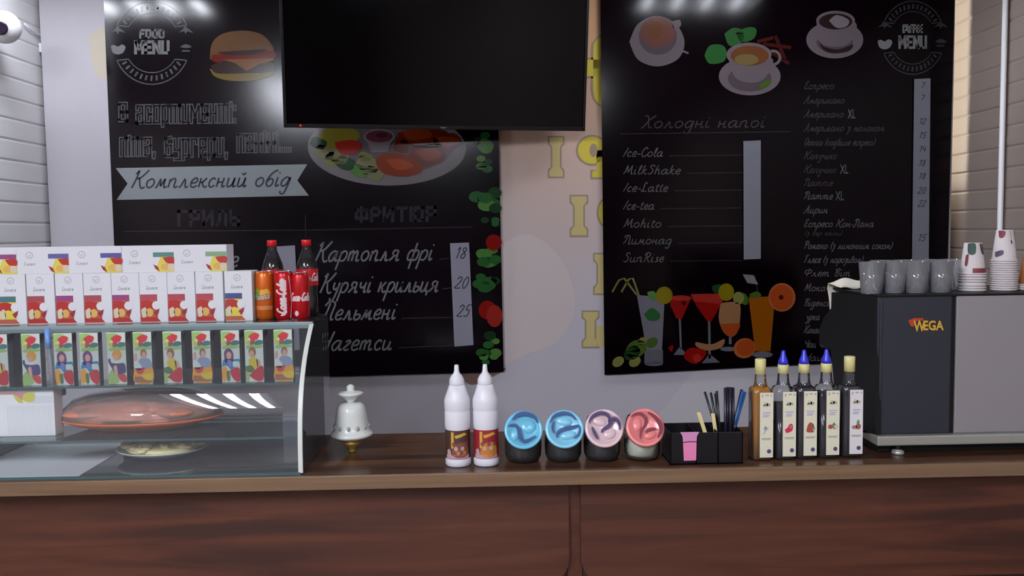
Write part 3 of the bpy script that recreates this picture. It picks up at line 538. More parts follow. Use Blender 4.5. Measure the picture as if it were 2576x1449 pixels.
b = B(); b.box(-.2, .2, .058, .075, th*.3, th*.7, 'tv_frame'); b.tube([(0, .07, th*.5), (.02, .16, th*.5), (.08, .30, th*.5)], .018, 'tv_frame'); b.build('wall_bracket', tv)

# ================================================================= security camera on the siding
cm = PX(16, 68, LX+.10); t = thing('security_camera', 'white ball security camera with black lens on the siding wall', 'security camera', (LX+.012, cm.y, cm.z))
mat('cam_white', (222, 224, 228), .35); mat('cam_lens', (30, 22, 40), .1)
B().lathe([(.055, 0), (.055, .018), (.045, .03), (.02, .034)], 'cam_white', mtx=Matrix.Rotation(math.pi/2, 3, 'Y')).build('mount', t)
B().ell((.078, -.0, 0), (.062, .062, .062), 'cam_white', 28, 18).build('housing', t); ho = t.children[-1]
d = (CAM - Vector((LX+.09, cm.y, cm.z))).normalized(); rt = Vector((0, 0, 1)).rotation_difference(Vector((.35*d.x+.1, d.y, d.z-.04)).normalized()).to_matrix()
B().lathe([(.026, .052), (.026, .064), (.021, .066), (.0, .062)], 'cam_lens', c=(.078, 0, 0), mtx=rt, seg=24).build('lens', ho)
b = B(); cl = [PX(x, y, LX+.018) for x, y in ((62, 60), (80, 78), (98, 86), (106, 92), (108, 108))]; b.tube(cl, .004, 'cam_white', 8)
tag(b.build('camera_cable'), 'thin white cable running from the ball camera to the wall corner', 'cable')
c0 = PX(109, 122, LX+.02); tag(B().box(LX+.01, LX+.035, c0.y-.02, c0.y+.02, c0.z-.02, c0.z+.02, 'cam_white', .004).build('junction_box'), 'small white junction box below the camera cable end', 'junction box')
# pipe on the other siding wall
a = PX(2530, 0, RX-.03); c2 = PX(2508, 600, RX-.03)
tag(B().tube([(RX-.025, (a.y+c2.y)/2, 3.0), (RX-.025, (a.y+c2.y)/2, .0)], .011, 'siding', 10).build('cable_conduit'), 'thin vertical conduit on the siding behind the paper cups', 'conduit')

# ================================================================= counter
CT = .95; CF = 2.264; CB = 2.735
wood('worktop_wood', (58, 36, 26), (84, 56, 40), (104, 72, 50), .28, (1.0, 16, 16), k=1.0)
wood('edge_wood', (96, 74, 56), (110, 86, 64), (122, 96, 72), .4, (1.0, 30, 30))
wood('front_wood', (64, 30, 18), (90, 45, 27), (104, 57, 37), .5, (.9, 10, 13), k=.62)
mat('cabinet_dark', (48, 26, 20), .6); 
b = B(); b.box(LX-.3, RX-.02, CF+.004, CB, CT-.04, CT, 'worktop_wood', .002); b.box(LX-.3, RX-.02, CF, CF+.006, CT-.039, CT-.001, 'edge_wood', .002)
tag(b.build('counter_worktop'), 'long brown wooden counter worktop under the goods and the machine', 'worktop')
FB = 2.35
j0 = PY(1431, 1320, FB).x; j1 = PY(1461, 1320, FB).x; zb = PY(1440, 1470, FB).z
def rboard(x0, x1, z0, z1, r, right):
    pts = [(x0, z1), (x1, z1)]
    if right: pts += [(x1 - r + r*math.cos(math.radians(-k)), z0 + r + r*math.sin(math.radians(-k))) for k in range(0, 91, 10)] + [(x0, z0)]
    else: pts += [(x1, z0)] + [(x0 + r - r*math.sin(math.radians(k)), z0 + r - r*math.cos(math.radians(k))) for k in range(0, 91, 10)]
    return pts
for x0, x1, rr, lab in ((LX-.3, j0, True, 'brown wood counter base under the glass display case'), (j1, RX-.02, False, 'brown wood counter base under the espresso machine')):
    t = thing('counter_cabinet', lab, 'counter base', ((x0+x1)/2, FB, 0), group='counter bases'); o = (x0+x1)/2
    B().prism([(q[0]-o, q[1]) for q in rboard(x0, x1, zb, CT-.041, .075, rr)], 0, .018, 'front_wood', 'Y').build('front_board', t)
    B().box(x0-o+.005, x1-o-.005, .02, CB-FB-.02, .0, CT-.041, 'cabinet_dark').build('carcass', t)
tag(B().box(j0-.004, j1+.004, FB+.014, FB+.05, 0, CT-.041, 'front_wood').build('counter_post'), 'narrow brown post in the joint between the two counter fronts', 'post')

# ================================================================= glass display case
XR, XL = -.527, -1.47
CO = (3.96057367, -11.67133392, 11.50484048, -1.50728263)
def gy(z): return ((CO[0]*z + CO[1])*z + CO[2])*z + CO[3]
ZT = 1.338; CBK = 2.715; GF = gy(CT+.004)
case = thing('display_case', 'countertop glass display case with curved front and pale edging', 'display case', ((XL+XR)/2, 2.5, CT)); ox, oy, oz = (XL+XR)/2, 2.5, CT
glass('case_glass', (.95, .975, .97), 1.5, 0, haze=.06, hazecol=(.75, .8, .88)); mat('glass_edge', (150, 172, 172), .3, k=.9); mat('trim_pale', (214, 220, 214), .35); mat('glass_green', (60, 92, 96), .3)  # pale haze mixed into the panes stands for reflected room light
glass('shelf_glass', (.90, .95, .94), 1.5, 0, haze=.10, hazecol=(.6, .68, .7))
zs = [CT+.004 + (ZT-CT-.004)*i/24 for i in range(25)]
b = B(); vs = []
for z in zs: vs += [(XL-ox, gy(z)-oy, z-oz), (XR-ox, gy(z)-oy, z-oz)]
b.add(vs, [[2*i, 2*i+1, 2*i+3, 2*i+2] for i in range(24)], 'case_glass', True); b.build('front_pane', case, fixn=False)
b = B()
b.box(XL-ox, XR-ox+.003, gy(ZT)-oy, CBK-oy, ZT-oz, ZT-oz+.006, 'case_glass'); b.build('top_pane', case)
B().box(XL-ox, XR-ox+.004, gy(ZT)-oy-.004, gy(ZT)-oy+.003, ZT-oz-.013, ZT-oz+.006, 'glass_edge', .001).build('front_edging', case)['label'] = 'pale green top edging'
for xs in (XL, XR):
    pts = [(gy(z)-oy, z-oz) for z in zs] + [(CBK-oy, ZT-oz), (CBK-oy, .004)]
    B().prism(pts, xs-ox-.002, xs-ox+.002, 'case_glass', 'X').build('side_pane', case)
    b = B(); ring = []
    for z in zs: ring.append((gy(z)-oy, z-oz))
    v = []
    for (yy, zz) in ring: v += [(xs-ox-.006, yy-.003, zz), (xs-ox+.006, yy-.003, zz), (xs-ox+.006, yy+.004, zz), (xs-ox-.006, yy+.004, zz)]
    b.add(v, [[4*i+k, 4*i+(k+1) % 4, 4*i+4+(k+1) % 4, 4*i+4+k] for i in range(24) for k in range(4)], 'trim_pale'); b.build('edge_trim', case)['label'] = 'white curved corner trim'
B().box(XL-ox, XR-ox, GF-oy, CBK-oy, 0, .004, 'case_glass').box(XL-ox, XR-ox, GF-oy-.003, GF-oy, 0, .006, 'glass_green').build('base_pane', case)
SU = PY(400, 968, 2.40).z; SL = PY(400, 1104, 2.36).z
b = B(); b.box(XL-ox+.003, XR-ox-.003, 2.40-oy, CBK-.03-oy, SU-oz-.006, SU-oz, 'shelf_glass').box(XL-ox+.003, XR-ox-.003, 2.398-oy, 2.40-oy, SU-oz-.006, SU-oz, 'glass_green'); b.build('shelf', case)
b = B(); b.box(XL-ox+.003, XR-ox-.003, 2.36-oy, CBK-.03-oy, SL-oz-.006, SL-oz, 'shelf_glass').box(XL-ox+.003, XR-ox-.003, 2.358-oy, 2.36-oy, SL-oz-.006, SL-oz, 'glass_green'); b.build('shelf', case)
mat('bracket', (34, 30, 56), .5); c0 = PY(146, 976, 2.52)
B().box(c0.x-ox-.008, c0.x-ox+.008, .02, .05, SU-oz-.05, SU-oz-.006, 'bracket').build('shelf_bracket', case)

# ---------------------------------------------------------------- tea cartons on the case
mat('carton_white', (226, 228, 234), .5); mat('carton_grey', (150, 152, 158), .6); mat('carton_logo', (165, 166, 174), .6); mat('carton_red', (176, 40, 34), .5); mat('carton_brick', (178, 92, 66), .5); mat('carton_gold', (222, 178, 96), .5); mat('carton_yellow', (224, 208, 84), .5); mat('carton_pale', (216, 206, 180), .5); mat('carton_ruby', (150, 36, 60), .5)
for n_, c_ in (('teal', (70, 112, 116)), ('brick', (158, 70, 78)), ('magenta', (150, 62, 120)), ('red', (172, 66, 84)), ('navy', (62, 74, 128)), ('violet', (92, 92, 150)), ('indigo', (84, 82, 150)), ('green', (84, 130, 122)), ('light', (130, 168, 128)), ('plum', (142, 70, 120))): mat('band_' + n_, c_, .5)
TZ = ZT + .006; TF = 2.535
tw_, thh, td = .0805, .1475, .07
def carton(up, band, warm):
    w_, h_ = (tw_, thh) if up else (.1545, .0785)
    b = B(); b.box(-w_/2, w_/2, 0, td, 0, h_, 'carton_white', .0012)
    q = Print(b, lambda x, y, L: Vector((-w_/2 + x*w_, -.0003*L, h_*(1-y))))
    main = 'carton_brick' if warm else 'carton_yellow'; low = 'carton_red' if warm else 'carton_brick'
    if up:
        q.rect(.01, .44, .63, .555, 'band_' + band, 1); q.rect(.01, .555, .63, .93, main, 1); q.blob([(.02, .57), (.3, .56), (.5, .62), (.42, .74), (.2, .72), (.02, .76)], 'carton_red', 2)
        q.blob([(.04, .74), (.2, .70), (.24, .86), (.08, .9)], 'carton_pale', 3); q.ell(.34, .80, .13, .085, 'carton_gold' if warm else 'carton_yellow', 3); q.ell(.60, .66, .16, .085, 'carton_white', 4)
        q.poly([(.48, .80), (.70, .72), (.66, .82), (.58, .88)], 'carton_ruby', 4); q.poly([(.01, .90), (.6, .90), (.74, .985), (.01, .985)], low, 3)
        q.ell(.47, .13, .125, .07, 'carton_logo', 1); q.ell(.47, .13, .105, .059, 'carton_white', 2); q.script('v', .41, .51, .16, .04, 'carton_logo', 3, w=.015)
        q.script('Lovare', .24, .66, .34, .036, 'carton_grey', 1, w=.014, slant=.15)
    else:
        q.rect(.60, .255, .995, .43, 'band_' + band, 1); q.poly([(.74, .43), (.995, .43), (.995, .985), (.68, .985), (.64, .85), (.70, .62)], 'carton_yellow', 1); q.blob([(.78, .45), (.99, .44), (.99, .68), (.86, .66)], 'carton_red', 2); q.ell(.83, .80, .09, .13, 'carton_gold', 2); q.blob([(.88, .68), (.98, .7), (.98, .92), (.88, .9)], 'carton_pale', 3)
        q.poly([(.60, .70), (.68, .78), (.72, .97), (.64, .88)], 'carton_ruby', 3)
        q.ell(.25, .30, .066, .13, 'carton_logo', 1); q.ell(.25, .30, .055, .108, 'carton_white', 2); q.script('v', .22, .27, .36, .08, 'carton_logo', 3, w=.009)
        q.script('Lovare', .14, .36, .68, .075, 'carton_grey', 1, w=.009, slant=.05)
    return b
GT = 'white tea cartons on the display case'
low = [(33, 'teal', 0, 'white tea carton with teal band standing at the outer end of the lower row'), (105, 'brick', 1, 'upright white tea carton with brick band next to the teal-banded one'), (177.5, 'magenta', 1, 'upright white tea carton with magenta band between two brick-banded ones'),
       (248.5, 'brick', 1, 'upright white tea carton with brick band between two magenta-banded ones'), (319, 'magenta', 1, 'upright white tea carton with magenta band beside the first red-banded one'), (389, 'red', 1, 'upright red-banded tea carton touching a magenta-banded one'),
       (459, 'red', 1, 'upright red-banded tea carton with a red-banded carton on either side'), (530, 'red', 1, 'upright red-banded tea carton touching the navy-banded one'), (602, 'navy', 0, 'upright white tea carton with navy band beside the orange can')]
for px, bd, wm, lab in low:
    c0 = PY(px, 805, TF); tag(carton(True, bd, wm).build('tea_carton', loc=(c0.x, TF + random.uniform(-.002, .002), TZ)), lab, 'tea box', GT)
upr = [(-24, 'plum', 'lying white tea carton with plum band at the outer end of the upper row'), (108.5, 'violet', 'lying white tea carton with violet band next to the plum-banded one in the upper row'), (241, 'indigo', 'lying white tea carton with indigo band in the middle of the upper row'), (372.5, 'green', 'lying white tea carton with dark green band in the upper row'), (504.5, 'light', 'lying white tea carton with pale green band ending the upper row')]
for px, bd, lab in upr:
    c0 = PY(px, 677, TF); tag(carton(False, bd, 0).build('tea_carton', loc=(c0.x, TF + random.uniform(-.001, .002), TZ + thh)), lab, 'tea box', GT)

# ---------------------------------------------------------------- cans and cola bottles on the case
mat('can_orange', (214, 104, 30), .3, .35); mat('can_red', (188, 16, 26), .3, .3); mat('can_white', (224, 205, 208), .4); mat('can_blue', (66, 62, 120), .4); mat('can_green', (120, 150, 40), .4); mat('can_lemon', (230, 170, 60), .4); mat('alu', (190, 192, 196), .28, .9); mat('can_tan', (206, 128, 76), .4)
def cyl(r): return lambda x, y, L: Vector(((r + .0003*L)*math.sin(x/r), -(r + .0003*L)*math.cos(x/r), y))
def can(px, Y, name, label, col, h=.143, r=.0275):
    c0 = PY(px, 800, Y); t = thing(name, label, 'drink can', (c0.x, Y, TZ), group='drink cans on the display case')
    b = B().lathe([(r*.78, 0), (r*.84, .002), (r, .010), (r, h-.014), (r*.93, h-.006), (r*.86, h)], col, seg=40)
    q = Print(b, cyl(r), 2); return t, b, q, h, r
def can_top(t, h, r):
    o = B().lathe([(r*.86, h-.0002), (r*.88, h+.002), (r*.82, h+.002), (r*.78, h-.002), (0, h-.002)], 'alu', seg=32).build('lid', t)
    B().box(-.006, .006, -.016, .004, h-.001, h+.001, 'alu', .0005).build('pull_tab', o)
t, b, q, h, r = can(668, 2.575, 'drink_can', 'orange soda can beside the navy-banded tea carton', 'can_orange')
q.f = (lambda f: lambda x, y, L: f(x, -y, L))(cyl(r))
for x in (-.02, -.012, .0, .012): q.ell(x, -.075 + .004*math.sin(x*300), .012, .016, 'can_lemon' if x > -.015 else 'can_green', 1)
q.ell(-.016, -.082, .009, .012, 'can_green', 2); q.type('Fanta', -.026, -.078, .024, -.056, 'can_blue', 4, offset=.03, slope=-.12); q.type('Fanta', -.024, -.076, .022, -.058, 'can_white', 5, offset=.0, slope=-.12)
q.grid(-.03, -.042, .03, -.03, 'can_tan', 1); b.build('body', t, fixn=True); can_top(t, h, r)
t, b, q, h, r = can(716, 2.565, 'drink_can', 'red cola can with white lettering running sideways beside the orange can', 'can_red')
f0 = cyl(r); q.f = lambda x, y, L: f0(x + .004, y, L)
v = Print(b, lambda x, y, L: f0(y, x, L), 2)         # sideways lettering: x runs up the can
v.script('Coca-Cola'.replace('-', '-'), .018, .118, .012, .0155, 'can_white', 2, w=.0055, slant=.2)
v.blob([(.012, -.006), (.03, .006), (.055, -.001), (.08, .004), (.118, -.004), (.122, .008), (.1, .014), (.07, .010), (.04, .014), (.016, .010)], 'can_white', 1)
v.line([(.004, .026), (.05, .031), (.09, .028), (.132, .022)], .0032, 'can_white', 1); b.build('body', t); can_top(t, h, r)
t, b, q, h, r = can(757, 2.575, 'drink_can', 'red cola can with level white lettering nearest the end of the display case', 'can_red', h=.138)
f1 = cyl(r); q.f = lambda x, y, L: f1(x, -y, L)
q.script('Coca-Cola', -.026, .038, -.056, .0125, 'can_white', 2, w=.0046, slant=.2)
q.ell(-.006, -.018, .006, .008, 'can_white', 1); b.build('body', t); can_top(t, h, r)
glass('bottle_clear', (.95, .96, .97), 1.45, .02, haze=.018); mat('cola', (26, 12, 14), .12); mat('cap_red', (206, 14, 30), .4); mat('label_red', (192, 16, 28), .4)
def cola(px, label):
    Y = 2.655; c0 = PY(px, 800, Y); t = thing('cola_bottle', label, 'bottle', (c0.x, Y, TZ), group='cola bottles on the display case'); z = .236
    pf = [(.027, 0), (.032, .006), (.032, .05), (.029, .075), (.0325, .095), (.0325, .15), (.030, .163), (.0215, .186), (.015, .203), (.0125, .212), (.0125, z-.012)]
    B().lathe(pf, 'bottle_clear', seg=32, capt=False).build('body', t)
    B().lathe([(.026, .001), (.031, .007), (.031, .05), (.028, .075), (.0315, .095), (.0315, .15), (.029, .163), (.0262, .172), (.0225, .180)], 'cola', seg=32).build('cola', t)
    b = B().lathe([(.0332, .095), (.0332, .147)], 'label_red', seg=36, capb=False, capt=False); q = Print(b, cyl(.0332)); q.f = (lambda f: lambda x, y, L: f(x, -y, L))(cyl(.0332)); q.script('Coca-Cola', -.02, .05, -.11, .013, 'can_white', 1, w=.004); b.build('label', t)
    b = B().lathe([(.0145, z-.019), (.0145, z-.002), (.0135, z)], 'cap_red', seg=28); b.build('cap', t); return t
cola(690, 'cola bottle with red cap standing behind the orange can'); cola(776, 'cola bottle with red cap and visible red label nearest the case end')

# ---------------------------------------------------------------- juice cartons on the upper shelf
for n_, c_ in (('jw', (205, 212, 205)), ('jgrey', (92, 94, 104)), ('jgreen', (150, 190, 110)), ('jred', (190, 60, 66)), ('jred2', (176, 34, 48)), ('jyel', (212, 200, 84)), ('jteal', (70, 120, 122)), ('jhair', (110, 56, 120)), ('jskin', (206, 160, 140)), ('jblue', (36, 128, 178)), ('jlil', (122, 120, 190)), ('jorange', (216, 150, 44)), ('jbrown', (150, 96, 72)), ('jnavy', (72, 62, 110)), ('jstone', (136, 150, 180)), ('jmust', (206, 182, 50)), ('jlime', (150, 180, 110)), ('jdk', (80, 110, 70))): mat(n_, c_, .4)
jw_, jh_, jd_ = .0515, .147, .027
def juice(kind):
    b = B(); b.box(-jw_/2, jw_/2, 0, jd_, 0, jh_, 'jgrey', .0012); b.box(-jw_/2-.0002, jw_/2+.0002, -.0004, .002, .0, jh_+.0002, 'jw', .0006)
    q = Print(b, lambda x, y, L: Vector((-jw_/2 + x*jw_, -.0005-.0003*L, jh_*(1-y))))
    q.blob([(.02, .02), (.5, .02), (.7, .1), (.3, .14), (.02, .2)], 'jgreen', 1); q.blob([(.2, .12), (.5, .05), (.8, .08), (.72, .17), (.55, .2), (.52, .26), (.35, .26), (.32, .17)], 'jred', 2); q.rect(.08, .18, .26, .27, 'jyel', 2); q.blob([(.5, .24), (.7, .19), (.97, .2), (.95, .27), (.6, .28)], 'jteal', 2); q.rect(.3, .2, .48, .28, 'jbrown', 3)
    q.blob([(.1, .3), (.5, .27), (.95, .3), (.9, .34), (.15, .36)], 'jgreen', 1)
    if kind == 'blue':
        q.blob([(.2, .62), (.16, .42), (.4, .34), (.64, .42), (.62, .6)], 'jhair', 3); q.ell(.42, .48, .14, .07, 'jskin', 4); q.blob([(.02, .7), (.12, .56), (.35, .56), (.6, .56), (.96, .55), (.98, .64), (.66, .72), (.5, .76), (.3, .68)], 'jblue', 3); q.blob([(.3, .57), (.55, .58), (.5, .7), (.38, .68)], 'jlil', 4); q.rect(.62, .6, .97, .7, 'jw', 4)
        q.blob([(.45, .78), (.7, .72), (.98, .74), (.98, .97), (.75, .98), (.55, .9)], 'jred2', 4); q.blob([(.02, .72), (.25, .7), (.35, .85), (.2, .97), (.02, .95)], 'jorange', 3); q.blob([(.25, .8), (.42, .78), (.45, .95), (.3, .97)], 'jdk', 4)
    elif kind == 'orange':
        q.ell(.56, .42, .17, .09, 'jbrown', 3); q.ell(.58, .45, .12, .07, 'jskin', 4); q.blob([(.2, .62), (.35, .52), (.6, .5), (.9, .54), (.98, .66), (.6, .72), (.3, .68)], 'jstone', 3); q.blob([(.02, .58), (.2, .56), (.45, .68), (.3, .74), (.02, .68)], 'jw', 4); q.blob([(.05, .44), (.18, .4), (.2, .54), (.06, .56)], 'jskin', 3)
        q.blob([(.02, .72), (.4, .7), (.98, .66), (.98, .97), (.02, .97)], 'jorange', 2); q.blob([(.05, .7), (.35, .7), (.6, .69), (.45, .8), (.2, .8)], 'jred', 4); q.rect(.02, .86, .98, .98, 'jbrown', 3); q.blob([(.4, .84), (.97, .8), (.97, .93), (.6, .92)], 'jmust', 4)
    elif kind == 'navy':
        q.ell(.52, .43, .26, .1, 'jorange', 3); q.ell(.45, .48, .14, .06, 'jskin', 4); q.blob([(.03, .52), (.14, .5), (.2, .58), (.5, .6), (.9, .6), (.97, .76), (.8, .8), (.4, .8), (.2, .68), (.05, .58)], 'jnavy', 3); q.blob([(.3, .66), (.48, .64), (.52, .82), (.36, .78)], 'jskin', 4)
        q.blob([(.02, .8), (.25, .72), (.6, .85), (.5, .98), (.02, .98)], 'jlime', 2); q.blob([(.5, .82), (.8, .8), (.97, .84), (.97, .96), (.7, .94)], 'jred', 4)
    else:
        q.ell(.4, .42, .2, .1, 'jbrown', 3); q.ell(.36, .46, .14, .07, 'jskin', 4); q.blob([(.18, .58), (.35, .53), (.62, .54), (.7, .7), (.5, .76), (.25, .7)], 'jmust', 3); q.blob([(.6, .56), (.8, .58), (.85, .72), (.68, .72)], 'jskin', 3); q.blob([(.02, .7), (.3, .68), (.5, .76), (.3, .82), (.02, .78)], 'jdk', 4)
        q.blob([(.2, .88), (.55, .76), (.95, .7), (.97, .95), (.6, .98)], 'jred2', 4); q.blob([(.02, .78), (.2, .8), (.2, .97), (.02, .97)], 'jlime', 3)
    return b
JF = 2.425
JL = [(0, 'must', 'yellow-shirt juice carton cut by the photo edge on the upper shelf'), (82, 'navy', 'navy-coat juice carton beside the blue-topped stick on the upper shelf'), (163, 'blue', 'blue-shirt juice carton next to the blue-topped stick'), (228, 'blue', 'blue-shirt juice carton between a blue-shirt and a navy-coat carton'), (297, 'navy', 'navy-coat juice carton between a blue-shirt and an orange-fruit carton'), (362, 'orange', 'orange-fruit juice carton next to a navy-coat carton'), (437, 'must', 'yellow-shirt juice carton between two orange-fruit cartons'), (510, 'orange', 'orange-fruit juice carton between a yellow-shirt and a blue-shirt carton'), (582.5, 'blue', 'blue-shirt juice carton in the darker part of the shelf between orange-fruit and yellow-shirt cartons'), (642, 'must', 'yellow-shirt juice carton second from the curved case end'), (715, 'orange', 'orange-fruit juice carton nearest the curved case end')]
for px, kd, lab in JL:
    c0 = PY(px, 966, JF); tag(juice(kd).build('juice_carton', loc=(c0.x, JF, SU)), 'small ' + lab, 'juice box', 'juice cartons on the upper shelf')
mat('stick_blue', (120, 160, 225), .4); mat('stick_grey', (150, 150, 156), .5)
a = PY(118, 826, 2.44); c2 = PY(132, 950, 2.415); a = Vector(a); c2 = Vector(c2); c2.z = SU + .004; md = a.lerp(c2, .36)
tag(B().tube([a, md], .008, 'stick_blue').tube([md, c2], .006, 'stick_grey').build('marker_pen'), 'blue and grey marker leaning between the juice cartons', 'pen')

# ---------------------------------------------------------------- lower shelf and floor of the case
mat('pack_white', (244, 244, 248), .5); mat('pack_line', (196, 196, 208), .5); mat('pack_pink', (220, 150, 150), .5); mat('pack_yellow', (216, 208, 84), .5)
x1 = PY(140, 1094, 2.42).x; x0 = PY(-20, 1094, 2.42).x; zt = PY(70, 977, 2.42).z
b = B(); b.box(-(x1-x0), 0, 0, .05, 0, min(zt, SU-.008)-SL, 'pack_white', .004); pw, ph = x1-x0, min(zt, SU-.008)-SL
q = Print(b, lambda x, y, L: Vector((-pw + x*pw, -.0004*L, ph*(.93-.93*y))))
for i in range(14): q.rect(.60+.028*i, .09, .607+.028*i, .26, 'pack_line', 1)
for i in range(26): q.rect(.26+.028*i, .3, .264+.028*i, .97, 'pack_line', 1)
q.rect(0, .0, .6, .05, 'pack_pink', 1); q.blob([(.36, .05), (.56, .02), (.6, .14), (.48, .18)], 'pack_pink', 2); q.blob([(.37, .06), (.42, .08), (.52, .22), (.46, .24), (.40, .16)], 'pack_yellow', 3); q.blob([(.50, .16), (.56, .02), (.70, .02), (.68, .2), (.58, .22)], 'pack_yellow', 3)
tag(b.build('napkin_pack', loc=(x1, 2.42, SL)), 'white ribbed napkin pack with yellow and pink print on the lower shelf', 'napkin pack')

mat('liner', (236, 236, 242), .6); lx = PZ(278, 1150, CT+.005).x
tag(B().box(XL+.01, lx, GF+.012, CBK-.06, CT+.0042, CT+.0052, 'liner').build('pale_sheet'), 'pale sheet covering the case floor beside the snack plate', 'paper')  # thin pale sheet over the outer part of the case floor
mat('platter', (228, 112, 52), .4, noise=.1); mat('meat', (224, 132, 100), .4, noise=.3, nscale=28); mat('meat2', (200, 96, 70), .45, noise=.25, nscale=40); mat('plate_white', (226, 230, 228), .3); mat('chip', (246, 236, 180), .5, noise=.12); glass('film', (.95, .93, .93), 1.5, .10, haze=.20, hazecol=(.85, .72, .68))
pc = PY(352, 1085, 2.50); pc = (pc.x, 2.52, SL)
t = thing('serving_platter', 'orange oval serving platter on the lower shelf of the display case', 'platter', pc)
def oval(b, prof, m, a=1.0, dy=.5, seg=48):
    return b.lathe(prof, m, seg=seg, mtx=Matrix(((a, 0, 0), (0, dy, 0), (0, 0, 1))))
oval(B(), [(.12, 0), (.15, .004), (.225, .026), (.238, .032), (.238, .036), (.222, .034), (.15, .012), (0, .010)], 'platter', 1, .56).build('dish', t)
b = B(); rnd = random.Random(5)
b.ell((0, 0, .036), (.212, .110, .056), 'meat', 44, 20, lambda d: 1 + .06*math.sin(7*d.x+2) + .05*math.sin(11*d.y+5*d.x) + .04*math.sin(17*d.x - 4*d.z))
for i in range(16):
    xx = rnd.uniform(-.17, .15); yy = rnd.uniform(-.075, .02); b.ell((xx, yy, .046 + .022*(1-abs(xx)/.2)), (rnd.uniform(.04, .07), rnd.uniform(.025, .035), rnd.uniform(.010, .016)), 'meat2' if i % 4 == 0 else 'meat', 16, 10)
b.v = [(v[0], v[1], max(v[2], .014 + .02*min(1, (math.hypot(v[0]/.2, v[1]/.11))**3))) for v in b.v]
tag(b.build('meat_slices', loc=pc), 'heap of reddish cured meat slices under cling film on the orange platter', 'food', kind='stuff')
b = B(); oval(b, [(.236, .037), (.222, .062), (.196, .086), (.15, .101), (.08, .108), (0, .110)], 'film', 1, .56); tag(b.build('cling_film', loc=pc), 'shiny cling film stretched over the orange platter', 'cling film')
pc2 = PZ(405, 1150, CT+.004); pc2 = (pc2.x, max(pc2.y, GF+.12)+.02, CT+.004)
t = thing('snack_plate', 'white round plate of snacks on the case floor below the platter', 'plate', pc2)
oval(B(), [(.06, 0), (.075, .003), (.120, .019), (.130, .025), (.132, .028), (.127, .027), (.10, .014), (0, .008)], 'plate_white', 1, .8).build('dish', t)
b = B(); rnd = random.Random(9)
for i in range(95):
    a_ = rnd.uniform(0, 6.28); rr = .112*math.sqrt(rnd.random()); b.ell((rr*math.cos(a_), rr*.78*math.sin(a_), .030 + .020*(1-rr/.12) + rnd.uniform(0, .006)), (rnd.uniform(.010, .018), rnd.uniform(.008, .014), rnd.uniform(.005, .009)), 'chip', 8, 6)
b.ell((0, 0, .026), (.105, .082, .018), 'chip', 24, 8); tag(b.build('snack_pieces', loc=pc2), 'heap of small pale yellow snack pieces on the white plate', 'snack', kind='stuff')

# ================================================================= things on the worktop
mat('china', (222, 226, 222), .22); mat('china_gold', (176, 140, 70), .3, .5); mat('china_grey', (160, 166, 164), .3)
def sugar_bowl(loc, label):
    t = thing('sugar_bowl', label, 'sugar bowl', loc, group='white china sugar bowls')
    B().lathe([(.010, 0), (.011, .004), (.010, .012), (.024, .022), (.030, .034)], 'china_gold', seg=32).build('foot', t)
    b = B().lathe([(.030, .034), (.046, .042), (.060, .049), (.063, .054), (.060, .059), (.053, .067), (.0495, .080), (.046, .105), (.043, .125), (.039, .139), (.030, .147), (.0, .148)], 'china', seg=40)
    for i in range(12):
        a_ = i*math.pi/6; b.ell((.0495*math.cos(a_), .0495*math.sin(a_), .078), (.006, .006, .008), 'china_grey', 8, 6)
    b.build('body', t)
    B().lathe([(.011, .147), (.012, .153), (.022, .163), (.036, .172), (.038, .177), (.030, .181), (.012, .183), (.010, .188), (.012, .194), (.008, .200), (0, .203)], 'china', seg=36).build('lid', t); return t
c0 = PZ(886, 1136, CT); sugar_bowl((c0.x, c0.y, CT), 'white china sugar bowl with lid standing alone on the open worktop')

mat('pump_white', (226, 226, 234), .35); mat('lab_brown', (70, 46, 40), .45); mat('lab_red', (140, 30, 44), .45); mat('lab_gold', (200, 160, 60), .45); mat('lab_choc', (120, 70, 60), .45); mat('lab_cara', (186, 120, 50), .45); mat('lab_pink', (196, 150, 170), .45); mat('lab_pale', (180, 160, 155), .45)
def topping(px, label, bg, pic):
    c0 = PZ(px, 1165, CT); c0.y = 2.35; c0.x = PY(px, 1120, 2.35).x
    t = thing('topping_bottle', label, 'bottle', (c0.x, 2.35, CT), group='white topping bottles'); r = .0355
    B().lathe([(r*.9, 0), (r, .004), (r, .018), (r*.96, .022), (r*.96, .104), (r, .108), (r*1.0, .150), (r*.97, .153), (r*.97, .156), (r*1.01, .160), (r*1.02, .182), (r*.97, .189), (r*.80, .205), (r*.60, .226)], 'pump_white', seg=40).build('body', t)
    B().lathe([(r*.58, .226), (r*.60, .229), (r*.58, .240), (r*.46, .249), (r*.25, .258), (r*.20, .264), (r*.17, .279), (r*.13, .281)], 'pump_white', seg=28).build('nozzle', t)
    R_ = r*.98; b = B().lathe([(R_, .023), (R_, .103)], bg, seg=40, capb=False, capt=False); f = cyl(R_); q = Print(b, lambda x, y, L: f(x, .103 - y, L), 2)
    q.grid(-.018, .004, -.010, .05, 'lab_gold', 1, 2); q.poly([(-.008, .014), (.02, .006), (.03, .012), (-.004, .022)], 'lab_gold', 1); q.blob([(-.014, .05), (-.002, .036), (.02, .034), (.032, .05), (.03, .07), (0, .076), (-.016, .066)], pic, 2)
    for i in range(7): q.ell(-.010 + .006*i, .05 + .012*(i % 3 - 1), .005, .006, ('lab_choc', 'lab_pale', 'lab_cara')[i % 3], 3)
    q.blob([(-.032, .056), (-.022, .052), (-.018, .072), (-.03, .076)], 'lab_pale', 2); q.grid(-.036, .068, .036, .079, 'lab_pink', 1, 10); b.build('label', t)
